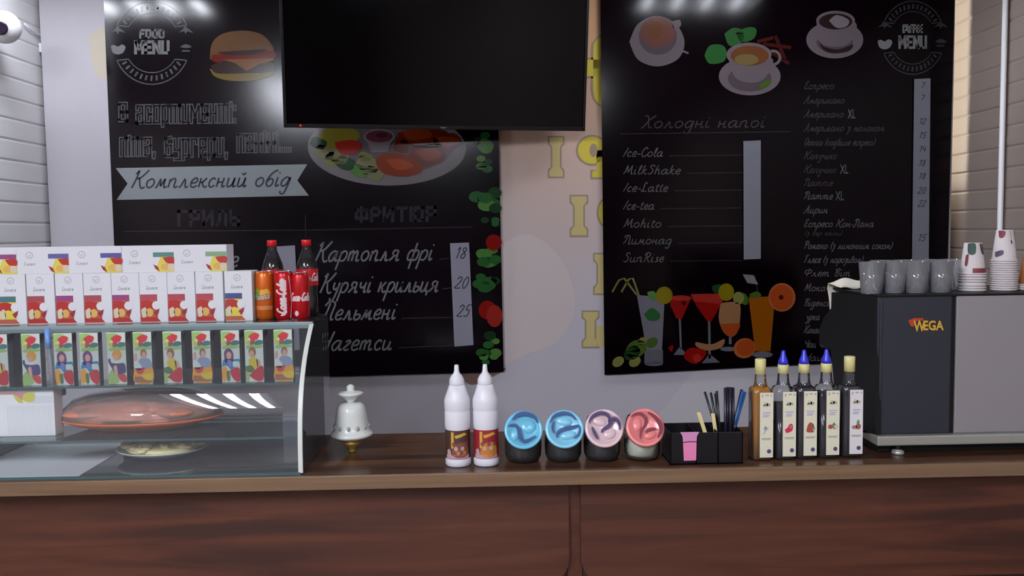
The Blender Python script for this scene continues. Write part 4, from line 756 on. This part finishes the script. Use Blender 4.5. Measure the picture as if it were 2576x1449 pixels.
topping(1152, 'white topping bottle with brown label beside the red-labelled one', 'lab_brown', 'lab_choc'); topping(1223, 'white topping bottle with red label beside the first blue-lidded jar', 'lab_red', 'lab_cara')

# ---- candy jars with slanted lids
glass('jar_glass', (.90, .92, .92), 1.45, .02, haze=.03); mat('beans', (20, 16, 22), .6, noise=.5, nscale=60); mat('sugar', (226, 226, 208), .6, noise=.2, nscale=90)
LIDS = [
 ([(.0085, [(-.03, -.026), (-.017, -.039), (.007, -.043), (.031, -.033), (.039, -.017)]), (.008, [(-.042, -.0095), (-.0285, -.013), (-.017, -.007), (-.011, .007), (-.0095, .024), (-.002, .033), (.012, .03), (.033, .019)])], [(-.024, .012, .013, .02, .3), (.013, -.008, .022, .02, 0)]),
 ([(.007, [(-.04, -.016), (-.0275, -.035), (-.003, -.0426), (.019, -.038), (.032, -.023)]), (.005, [(-.03, .013), (-.0335, -.004), (-.0275, -.0207)]), (.0075, [(-.0226, .0255), (-.019, .011), (-.001, .001), (.0236, -.0036), (.04, -.0085)]), (.004, [(.042, -.006), (.038, .016), (.0236, .028)])], [(0, -.02, .022, .013, .2), (.01, .018, .022, .012, -.2)]),
 ([(.0075, [(-.042, -.013), (-.0336, -.03), (-.0115, -.041), (.008, -.037), (.0155, -.025), (.0105, -.015)]), (.006, [(-.035, -.003), (-.0275, .0167), (-.02, .0314)]), (.0085, [(-.009, .014), (-.004, .0044), (.013, -.0054), (.023, -.0226), (.035, -.0226), (.0425, -.0054), (.041, .007)])], [(-.012, -.018, .02, .013, .3), (.014, .016, .019, .014, -.5)]),
 ([(.0065, [(-.0386, -.0286), (-.026, -.037), (-.0087, -.036), (.0025, -.021), (-.001, -.004), (-.0137, .011), (-.0174, .0336)]), (.009, [(.0087, -.04), (.026, -.0286), (.04, -.0087), (.042, .011), (.031, .031)]), (.006, [(-.0025, .016), (.0087, .0075), (.0286, .005)])], [(-.022, -.008, .013, .02, .2), (.012, .022, .018, .011, -.3)])]
def jar(px, label, hue, groove_shade, fill, rot):
    c0 = PY(px, 1083, 2.33); t = thing('candy_jar', label, 'jar', (c0.x, 2.385, CT), group='jars with slanted lids')
    pf = [(.036, 0), (.046, .004), (.0515, .018), (.0525, .045), (.0515, .07), (.048, .095), (.044, .112), (.040, .120)]
    B().lathe(pf, 'jar_glass', seg=40).build('body', t)
    B().lathe([(.035, .002), (.044, .006), (.0495, .019), (.0505, .045), (.0495, .062), (.03, .07), (0, .072)], fill, seg=36).build('contents', t)
    nrm = Vector((0, -math.cos(math.radians(24)), math.sin(math.radians(24)))); rt = Vector((0, 0, 1)).rotation_difference(nrm).to_matrix()
    # the rotation keeps x sideways; the neck carries the lid towards the customer
    c = (0, -.052, .098)
    B().lathe([(.044, -.045), (.047, -.012), (.047, 0)], 'jar_glass', c=c, mtx=rt, seg=36, capb=False, capt=False).build('neck', t)
    b = B().lathe([(.049, -.010), (.0535, -.006), (.0535, .004), (.0515, .007), (.045, .007), (.043, .004), (0, .006)], hue, c=c, mtx=rt, seg=48)
    ex = rt @ Vector((1, 0, 0)); ey = rt @ Vector((0, 1, 0)); cz = Vector(c)
    if (ey.z < 0): ex, ey = -ex, -ey
    def lf(x, y, L):
        return cz + ex*x + ey*(-y) + nrm*(.0064 + .0004*L)
    q = Print(b, lf); curves, lobes = LIDS[rot]
    def bump(cx, cy, rx, ry, a):
        rr = Matrix.Rotation(a, 3, 'Z'); o = len(b.v); nn = 24; rings = [(1, -.001), (.93, .001), (.75, .003), (.4, .0045), (0, .005)]
        for (k, hgt) in rings:
            for i in range(nn):
                w_ = rr @ Vector((rx*k*math.cos(2*math.pi*i/nn), ry*k*math.sin(2*math.pi*i/nn), 0)); b.v.append(tuple(lf(cx + w_.x, cy + w_.y, 0) + nrm*hgt))
        for j in range(4):
            for i in range(nn): b.f.append([o+j*nn+i, o+j*nn+(i+1) % nn, o+(j+1)*nn+(i+1) % nn, o+(j+1)*nn+i]); b.m.append(hue); b.s.append(True)
    for lb in lobes: bump(*lb)
    for wd_, cv in curves:
        cv = smooth_line(cv, 6); n_ = len(cv); ws = [1.5*wd_*(.25 + .75*math.sin(math.pi*min(1, max(0, (i_+.6)/n_)))) for i_ in range(n_)]
        for i_ in range(n_-1): q.line([cv[i_], cv[i_+1]], (ws[i_], ws[i_+1]), groove_shade, 18)  # dark strokes laid on the lid paint the shade of its relief
    b.build('lid', t, fixn=True)
mat('lid_blue', (112, 192, 224), .26, .05); mat('lid_blue2', (136, 206, 236), .26, .05); mat('lid_pink', (222, 194, 200), .26, .05); mat('lid_red', (232, 136, 136), .26, .05); mat('gr_blue', (4, 62, 122), .5); mat('gr_purple', (52, 16, 78), .5); mat('gr_red', (118, 4, 38), .5)
jar(1317, 'jar with plain blue slanted lid beside the topping bottles', 'lid_blue', 'gr_blue', 'beans', 0); jar(1420, 'jar with shiny light blue lid between the plain blue and the pale pink lids', 'lid_blue2', 'gr_blue', 'beans', 1); jar(1520, 'jar with pale pink slanted lid and purple grooves', 'lid_pink', 'gr_purple', 'beans', 2); jar(1623, 'jar with red-pink lid holding white granules beside the black organiser', 'lid_red', 'gr_red', 'sugar', 3)

# ---- black organiser with straws
mat('plastic_black', (9, 7, 11), .45, spec=.3); mat('sticker_pink', (226, 130, 176), .45); mat('sticker_lilac', (206, 140, 184), .45)
OF = 2.30; xa = PY(1686, 1150, OF).x; xb = PY(1869, 1150, OF).x; zf = PY(1780, 1088, OF).z; zk = PY(1780, 1062, OF+.12).z
ob = thing('straw_organiser', 'black plastic counter organiser with pink cup sticker holding straws', 'organiser', ((xa+xb)/2, OF, CT)); w2 = (xb-xa)/2; h1 = zf-CT; h2 = zk-CT
b = B(); b.box(-w2, w2, 0, .003, 0, h1, 'plastic_black', .001); b.box(-w2, w2, .117, .12, 0, h2, 'plastic_black', .001); b.box(-w2, w2, .0, .12, 0, .004, 'plastic_black')
for xx in (-w2, -.03, .03, w2-.003): b.prism([(.0, 0), (.12, 0), (.12, h2), (.07, h2), (.0, h1)], xx, xx+.003, 'plastic_black', 'X')
b.build('box', ob)
b = B(); f = lambda x, y, L: Vector(PY(x, y, OF)) - Vector(((xa+xb)/2, OF + .0008 + .0003*L, CT)); q = Print(b, f)
q.poly([(1711, 1087), (1759, 1086), (1753, 1097), (1752, 1112), (1718, 1113), (1717, 1098)], 'sticker_lilac', 1); q.poly([(1718, 1113), (1752, 1112), (1751, 1158), (1720, 1159)], 'sticker_pink', 1); q.line([(1718, 1113), (1735, 1111), (1752, 1111)], 2.5, 'gr_red', 2)
b.build('cup_sticker', ob, fixn=False)['label'] = 'pink cup shaped sticker'
mat('straw_black', (16, 16, 26), .35); mat('straw_blue', (40, 90, 150), .3); mat('straw_purple', (34, 26, 46), .35); mat('birch', (224, 208, 150), .6); mat('paper_tip', (226, 224, 216), .6)
def stick(name, cat, top, bot, Y, r, m, lab, grp, tip=None):
    a_ = Vector(PY(*top, Y)); xb_ = Vector(PY(*bot, Y)); d_ = (xb_ - a_).normalized(); k = (CT + .0065 - a_.z)/d_.z; e_ = a_ + d_*k
    o_ = e_.copy(); b = B(); n_ = Vector((0, 0, 0))
    b.tube([n_, a_ - o_], r, m, 8)
    if name == 'stirrer':
        b = B(); s_ = (a_ - o_); b.add([(-r, -.001, 0), (r, -.001, 0), (s_.x+r, -.001, s_.z), (s_.x-r, -.001, s_.z), (-r, .001, 0), (r, .001, 0), (s_.x+r, .001, s_.z), (s_.x-r, .001, s_.z)], [[0, 1, 2, 3], [7, 6, 5, 4], [0, 4, 5, 1], [1, 5, 6, 2], [2, 6, 7, 3], [3, 7, 4, 0]], m)
    if tip:
        b.tube([(xb_ - o_) - d_*.004, (xb_ - o_) + d_*.012], r*1.25, tip, 8)
    return tag(b.build(name, loc=o_), lab, cat, grp)
G1 = 'thin black straws in the organiser'; G2 = 'thick dark straws in the organiser'
for i, (tx, bx, ty, dy, lb) in enumerate(((1773, 1800, 986, .05, 'thin black straw leaning furthest over the wooden stirrers'), (1788, 1804, 988, .055, 'thin black straw second from the most slanted one'), (1799, 1808, 990, .06, 'short thin black straw beside the tallest thin one'), (1803, 1810, 984, .052, 'tallest thin black straw nearest the thick straws'))):
    stick('drinking_straw', 'straw', (tx, ty), (bx, 1075), OF+dy, .0034, 'straw_black', lb, G1)
for i, (tx, ty, mm, lb) in enumerate(((1824, 976, 'straw_purple', 'thick dark purple straw at the bundle edge beside the thin black straws'), (1830, 974, 'straw_black', 'thick black straw second in the upright bundle'), (1837, 974, 'straw_purple', 'thick dark purple straw in the middle of the upright bundle'), (1844, 975, 'straw_black', 'thick black straw in the upright bundle next to the slanted blue straws'))):
    stick('drinking_straw', 'straw', (tx, ty), (tx+1-.3*i, 1080), OF+.06+.006*(i % 2), .0042, mm, lb, G2)
stick('drinking_straw', 'straw', (1866, 980), (1844, 1076), OF+.085, .004, 'straw_purple', 'slanted dark straw behind the blue straws', 'slanted straws'); stick('drinking_straw', 'straw', (1869, 983), (1846, 1072), OF+.07, .0036, 'straw_blue', 'slanted blue straw with a white paper tip in front', 'slanted straws', tip='paper_tip'); stick('drinking_straw', 'straw', (1875, 986), (1850, 1074), OF+.078, .0036, 'straw_blue', 'slanted blue straw nearest the amber syrup bottle', 'slanted straws')
for tx, ty, bx, r_, lb in ((1757, 1037, 1771, .0055, 'wooden stirrer leaning at the empty side of the organiser'), (1793, 1040, 1799, .005, 'wooden stirrer behind the thin black straws')):
    stick('stirrer', 'stirrer', (tx, ty), (bx, 1080), OF+.04, r_, 'birch', lb, 'wooden stirrers in the organiser')

# ---- syrup bottles
glass('syrup_glass', (.93, .95, .95), 1.48, .01, haze=.03); mat('syr_amber', (176, 112, 22), .15); mat('syr_dark', (26, 18, 34), .15); mat('syr_cap', (222, 216, 150), .5); mat('syr_spout', (44, 50, 200), .3); mat('syr_label', (222, 220, 196), .55); mat('syr_label2', (224, 220, 222), .55); mat('syr_text', (168, 160, 150), .6); mat('syr_text2', (176, 176, 200), .6); mat('syr_seal', (84, 62, 110), .5)
for n_, c_ in (('grey', (170, 178, 182)), ('greyd', (120, 130, 136)), ('pomred', (200, 40, 70)), ('brown', (160, 80, 66)), ('green', (70, 150, 120)), ('nut', (150, 120, 90)), ('rose', (160, 120, 126)), ('rust', (160, 74, 60)), ('cream', (205, 200, 185))): mat('fr_' + n_, c_, .5)
def syrup(px, Y, label, liq, lev, spout, fruit, pale=False):
    c0 = PY(px, 1100, Y); t = thing('syrup_bottle', label, 'bottle', (c0.x, Y, CT), group='syrup bottles beside the espresso machine'); h = .0285
    pf = [(h*.9, 0), (h, .005), (h, .186), (h*.97, .194), (h*.86, .201), (.0185, .208), (.0160, .222), (.0150, .236), (.0138, .256)]
    B().lathe(pf[:5], 'syrup_glass', seg=40, sq=5, capt=False).lathe([(.0215, .203), (.0178, .210), (.0160, .222), (.0150, .236), (.0138, .256)], 'syrup_glass', seg=32, capb=False, capt=False).build('body', t)
    B().lathe([(h*.86, .002), (h*.95, .007), (h*.95, min(lev, .185))] + ([(h*.92, .194), (h*.8, .200), (.016, .207)] if lev > .19 else []), liq, seg=40, sq=5).build('syrup', t)
    B().lathe([(.0150, .240), (.0150, .280 if not spout else .263), (.0142, .282 if not spout else .265)], 'syr_cap', seg=28).build('cap', t); co = [c_ for c_ in t.children if c_.name.startswith('cap')][0]
    if spout: B().lathe([(.0140, .2655), (.0135, .274), (.0075, .290), (.005, .302), (.0045, .304)], 'syr_spout', seg=24).build('pour_spout', co)['label'] = 'blue pouring spout'
    b = B(); lx = .0085; lw = .0185
    b.box(lx-lw, lx+lw, -h-.0012, -h-.0002, .010, .192, 'syr_label2' if pale else 'syr_label'); q = Print(b, lambda x, y, L: Vector((lx - lw + x*2*lw, -h-.0014-.0003*L, .192 - y*.182)))
    q.rect(.14, .03, .24, .07, 'syr_text', 1); q.rect(.4, .03, .66, .05, 'syr_text', 1); q.rect(.8, .03, .9, .06, 'syr_text', 1)
    q.blob([(.2, .2), (.35, .15), (.5, .16), (.75, .17), (.78, .2), (.5, .22), (.3, .22)], 'syr_text', 1); q.script('св', .28, .66, .2, .02, 'syr_label', 2, w=.04, slant=0)
    for y0, xa_, xb_ in ((.30, .2, .8), (.335, .25, .72), (.36, .2, .66)): q.rect(xa_, y0, xb_, y0+.018, 'syr_text2', 1)
    fruit(q); q.rect(.12, .70, .86, .715, 'syr_text', 1); q.rect(.16, .72, .8, .73, 'syr_text', 1); q.ell(.7, .905, .16, .033, 'syr_seal', 1); b.build('label', t); return t
def f_vanilla(q): q.blob([(.25, .56), (.4, .5), (.45, .54), (.7, .54), (.5, .58), (.4, .62), (.15, .65), (.35, .6)], 'fr_grey', 1); q.blob([(.35, .54), (.5, .52), (.5, .57)], 'fr_greyd', 2)
def f_pom(q): q.blob([(.15, .58), (.35, .55), (.5, .5), (.72, .5), (.75, .58), (.55, .62), (.25, .63)], 'fr_pomred', 1); q.ell(.6, .54, .1, .03, 'fr_rose', 2)
def f_choc(q): q.blob([(.3, .52), (.5, .48), (.75, .52), (.7, .6), (.8, .63), (.5, .64), (.2, .62)], 'fr_rust', 1); q.blob([(.7, .5), (.85, .58), (.75, .6)], 'fr_green', 1)
def f_coco(q): q.ell(.3, .56, .18, .035, 'fr_brown', 1); q.ell(.65, .56, .2, .04, 'fr_nut', 1); q.ell(.7, .56, .12, .03, 'fr_cream', 2); q.blob([(.4, .53), (.6, .49), (.62, .53)], 'fr_green', 1)
def f_nut(q): q.ell(.35, .58, .2, .03, 'fr_rose', 1); q.ell(.65, .57, .2, .045, 'fr_brown', 1); q.blob([(.5, .52), (.62, .46), (.75, .5), (.65, .54)], 'fr_green', 2)
syrup(1912, 2.352, 'amber syrup bottle with cream cap beside the straws', 'syr_amber', .2, False, f_vanilla); syrup(1969, 2.358, 'dark half-full syrup bottle with blue spout and red fruit label', 'syr_dark', .155, True, f_pom); syrup(2021, 2.362, 'dark full syrup bottle with blue spout and brown and green picture label', 'syr_dark', .2, True, f_choc); syrup(2077, 2.365, 'dark syrup bottle with blue spout and split nut picture label', 'syr_dark', .184, True, f_coco); syrup(2135, 2.37, 'dark syrup bottle with cream cap nearest the espresso machine', 'syr_dark', .193, False, f_nut, True)

# ================================================================= espresso machine
MF = 2.375; xm0 = PY(2206, 900, MF).x; xm1 = PY(2403, 900, MF).x; xm2 = xm1 + .42; zmt = PY(2300, 744, MF).z; zmb = PY(2300, 1092, MF).z; zbb = PY(2300, 1121, MF-.02).z
mach = thing('espresso_machine', 'large espresso machine with dark back panel and gold lettering at the counter end', 'espresso machine', (xm0, MF, CT)); mz = lambda z: z - CT
mat('mach_dark', (42, 45, 54), .4, .2); mat('mach_black', (10, 12, 13), .5, .0, spec=.25); mat('mach_steel', (168, 166, 172), .38, .6); mat('mach_base', (170, 172, 164), .35, .5); mat('gold', (214, 170, 60), .4, .2); mat('logo_red', (170, 62, 30), .4)
L1, L2 = xm1-xm0, xm2-xm0
b = B(); b.box(.0, L1-.012, 0, .02, mz(zmb), mz(zmt), 'mach_dark', .004); b.box(.006, .014, -.004, .002, mz(zmb), mz(zmt)-.01, 'mach_dark', .003); b.box(L1-.012, L1, .004, .02, mz(zmb), mz(zmt), 'mach_black', .002)
q = Print(b, lambda x, y, L: PY(x, y, MF) - Vector((xm0, MF + .0012 + .0004*L, CT)))
q.poly([(2284, 806), (2300, 800), (2322, 800), (2322, 806), (2304, 808), (2298, 822), (2290, 820)], 'logo_red', 1)
q.type('W', 2297, 806, 2327, 834, 'gold', 2, offset=.03); q.type('EGA', 2322, 806, 2373, 831, 'gold', 3, offset=.03)
b.build('back_panel', mach)['label'] = 'dark grey back panel with gold lettering'
B().box(L1+.001, L2, 0, .02, mz(zmb), mz(zmt), 'mach_steel', .003).build('steel_panel', mach)['label'] = 'pale steel back panel'
sp = [PX(x, y, xm0) for x, y in ((2206, 744), (2150, 740), (2095, 735), (2094, 775), (2074, 800), (2064, 830), (2064, 862), (2092, 880), (2098, 930), (2104, 1020), (2140, 1040), (2150, 1085), (2206, 1092))]
B().prism([(s_.y - MF, s_.z - CT) for s_ in sp], -.004, .012, 'mach_black', 'X').build('side_panel', mach)
B().prism([(s_.y - MF, s_.z - CT) for s_ in sp], L2-.012, L2, 'mach_black', 'X').build('side_panel', mach)
b = B(); b.box(.012, L2-.012, .02, .30, mz(zmt)-.10, mz(zmt)-.004, 'mach_black'); b.box(.012, L2-.012, .02, .16, mz(zmb), mz(zmt)-.10, 'mach_black'); b.build('body', mach)
B().box(-.004, L2, -.02, .40, mz(zbb), mz(zmb), 'mach_base', .004).build('base', mach)
B().box(0, L2, -.002, .32, mz(zmt)-.003, mz(zmt)+.003, 'mach_black', .001).build('cup_tray', mach)
B().box(.012, L2-.02, .012, .36, .003, mz(zbb), 'mach_black').build('underside_shade', mach)  # black box fills the gap below the base in place of its shadow
for xx in (PY(2256, 1140, MF-.0).x - xm0, L2-.06):
    for yy in (-.006, .34): B().lathe([(.016, 0), (.018, .004), (.016, .010), (.009, .014), (.009, mz(zbb)+.002)], ['mach_base', 'mach_base', 'mach_base', 'mach_black'], c=(xx, yy, 0), seg=20).build('foot', mach)
MT = zmt + .003
# cloth
mat('cloth', (226, 222, 206), .8); b = B(); rnd = random.Random(2)
nx, ny = 14, 18; cp = []; ye = max(q_.y for q_ in sp[:3])
for j in range(ny):
    for i in range(nx):
        u, v_ = i/(nx-1), j/(ny-1); x = xm0 + .085 - u*(.098 + .01*math.sin(5*v_)); y = ye - .09 + v_*.155
        z = MT + .004 + .024*math.sin(min(1, v_*1.6)*math.pi*.9)*(.35+.65*math.sin(u*2.6+.3)) + .003*math.sin(9*u+7*v_)
        if y > ye + .004: z = MT + .006 - (y - ye - .004)*(1.1 + .5*u); y = ye + .012 + .004*math.sin(7*u)
        cp.append((x, y, z))
b.add(cp, [[j*nx+i, j*nx+i+1, (j+1)*nx+i+1, (j+1)*nx+i] for j in range(ny-1) for i in range(nx-1)], 'cloth', True)
o = b.build('cleaning_cloth'); md_ = o.modifiers.new('thick', 'SOLIDIFY'); md_.thickness = .003; md_.offset = 1
tag(o, 'crumpled white cloth draped over the machine corner', 'cloth')
# tumblers
glass('tumbler', (.90, .91, .94), 1.5, .03, haze=.2, hazecol=(.8, .8, .85))
def tumbler(px, Y, label, h=.092, rt_=.036, rb=.029):
    c0 = PY(px, 740, Y); b = B().lathe([(rb*.9, 0), (rb, .003), (rt_, h), (rt_-.002, h), (rb-.002, .012), (0, .010)], 'tumbler', seg=28, smooth=True)
    return tag(b.build('glass_tumbler', loc=(c0.x, Y, MT)), label, 'glass', 'clear tumblers on the machine')
for px, Y, lab in ((2192, 2.43, 'clear tumbler at the cloth end of the front row on the machine'), (2248, 2.44, 'clear tumbler second from the cloth in the front row on the machine'), (2304, 2.43, 'clear tumbler in the front row above the gold lettering'), (2366, 2.435, 'clear tumbler at the paper cup end of the front row on the machine'), (2218, 2.53, 'clear tumbler in the back row nearest the cloth'), (2276, 2.53, 'clear tumbler second from the cloth in the back row'), (2334, 2.535, 'clear tumbler second from the paper cups in the back row'), (2390, 2.53, 'clear tumbler in the back row nearest the paper cups')):
    tumbler(px, Y, lab)
# paper cups, stacked upside down
mat('cup_paper', (212, 205, 205), .6); mat('cup_green', (40, 70, 62), .6); mat('cup_maroon', (120, 50, 60), .6); mat('cup_brown', (140, 84, 40), .6); mat('cup_dark', (70, 20, 24), .6); mat('cup_mauve', (90, 76, 100), .6)
def paper_cup(px, Y, z, label, grp, R_=.036, hh=.092, pr=None, wall='cup_paper', full=True):
    c0 = PY(px, 740, Y); t = thing('paper_cup', label, 'paper cup', (c0.x, Y, z), group=grp); top = R_*.66
    b = B().lathe([(R_*.97, .003), (top, hh), (top*.9, hh), (top*.88, hh-.004), (0, hh-.004)], wall, seg=32, capb=False)
    if pr:
        def f(x, y, L):
            zz = y*hh; r_ = R_*.97 + (top - R_*.97)*(zz-.003)/(hh-.003) + .0006*L; return Vector((r_*math.sin(x), -r_*math.cos(x), zz))
        pr(Print(b, f, 2))
    b.build('wall', t)
    bpts = [(R_ + .0022*math.cos(a_), .0024 + .0024*math.sin(a_)) for a_ in [2*math.pi*k/8 for k in range(9)]]
    B().lathe(bpts, 'cup_paper', seg=32, capb=False, capt=False).build('rim', t); return t
def pr1(q):
    q.blob([(-1.1, .98), (-.3, .98), (-.25, .7), (-.6, .62), (-1.0, .7)], 'cup_green', 1); q.blob([(.25, .95), (1.0, .9), (1.0, .66), (.5, .64), (.3, .8)], 'cup_green', 1); q.blob([(.2, .98), (.6, .96), (.5, .8)], 'cup_maroon', 2); q.blob([(-1.2, .6), (-.9, .64), (-.95, .3), (-1.2, .3)], 'cup_maroon', 1); q.grid(-.5, .2, .9, .04, 'cup_maroon', 1, 8)
def pr2(q):
    q.blob([(-1.3, .98), (-.5, .96), (-.6, .78), (-1.1, .76)], 'cup_maroon', 1); q.line([(.1, .96), (.15, .7)], (.05, .02), 'cup_dark', 1); q.blob([(.1, .7), (.22, .62), (.16, .54), (.06, .62)], 'cup_dark', 1); q.blob([(.7, .97), (1.2, .9), (1.2, .7), (.9, .8)], 'cup_mauve', 1); q.blob([(-1.4, .3), (-.7, .36), (-.65, .22), (-1.3, .14)], 'cup_mauve', 1)
def pr3(q): q.blob([(-.6, .9), (.6, .9), (.4, .3), (-.5, .3)], 'cup_dark', 1)
YC = 2.49; zz = MT
sa = 'short stack of paper cups beside the tumblers'; sb_ = 'tall stack of paper cups'; words = ['lowest', 'second', 'third', 'fourth', 'fifth', 'sixth', 'seventh', 'eighth', 'ninth', 'tenth', 'eleventh', 'twelfth', 'thirteenth', 'fourteenth']
st1 = [0, .0075, .015, .0265, .034, .0415, .049]
for k, dz in enumerate(st1):
    last = k == len(st1)-1
    paper_cup(2445, YC, MT + dz, 'topmost green and maroon printed paper cup of the short stack beside the tumblers' if last else words[k] + ' white paper cup from below in the short stack beside the tumblers', sa, pr=pr1 if last else None)
for k in range(14):
    last = k == 13
    paper_cup(2524, YC, MT + .0066*k, 'topmost printed paper cup of the tall stack with a dark pointed mark' if last else words[k] + ' white paper cup from below in the tall stack', sb_, R_=.0345, pr=pr2 if last else None)
for k in range(3):
    paper_cup(2594, YC, MT + .0066*k, 'topmost brown paper cup of the stack cut by the photo edge' if k == 2 else words[k] + ' paper cup from below under the brown cup', 'paper cups under the brown cup', wall='cup_brown' if k == 2 else 'cup_paper', pr=pr3 if k == 2 else None, hh=.082)
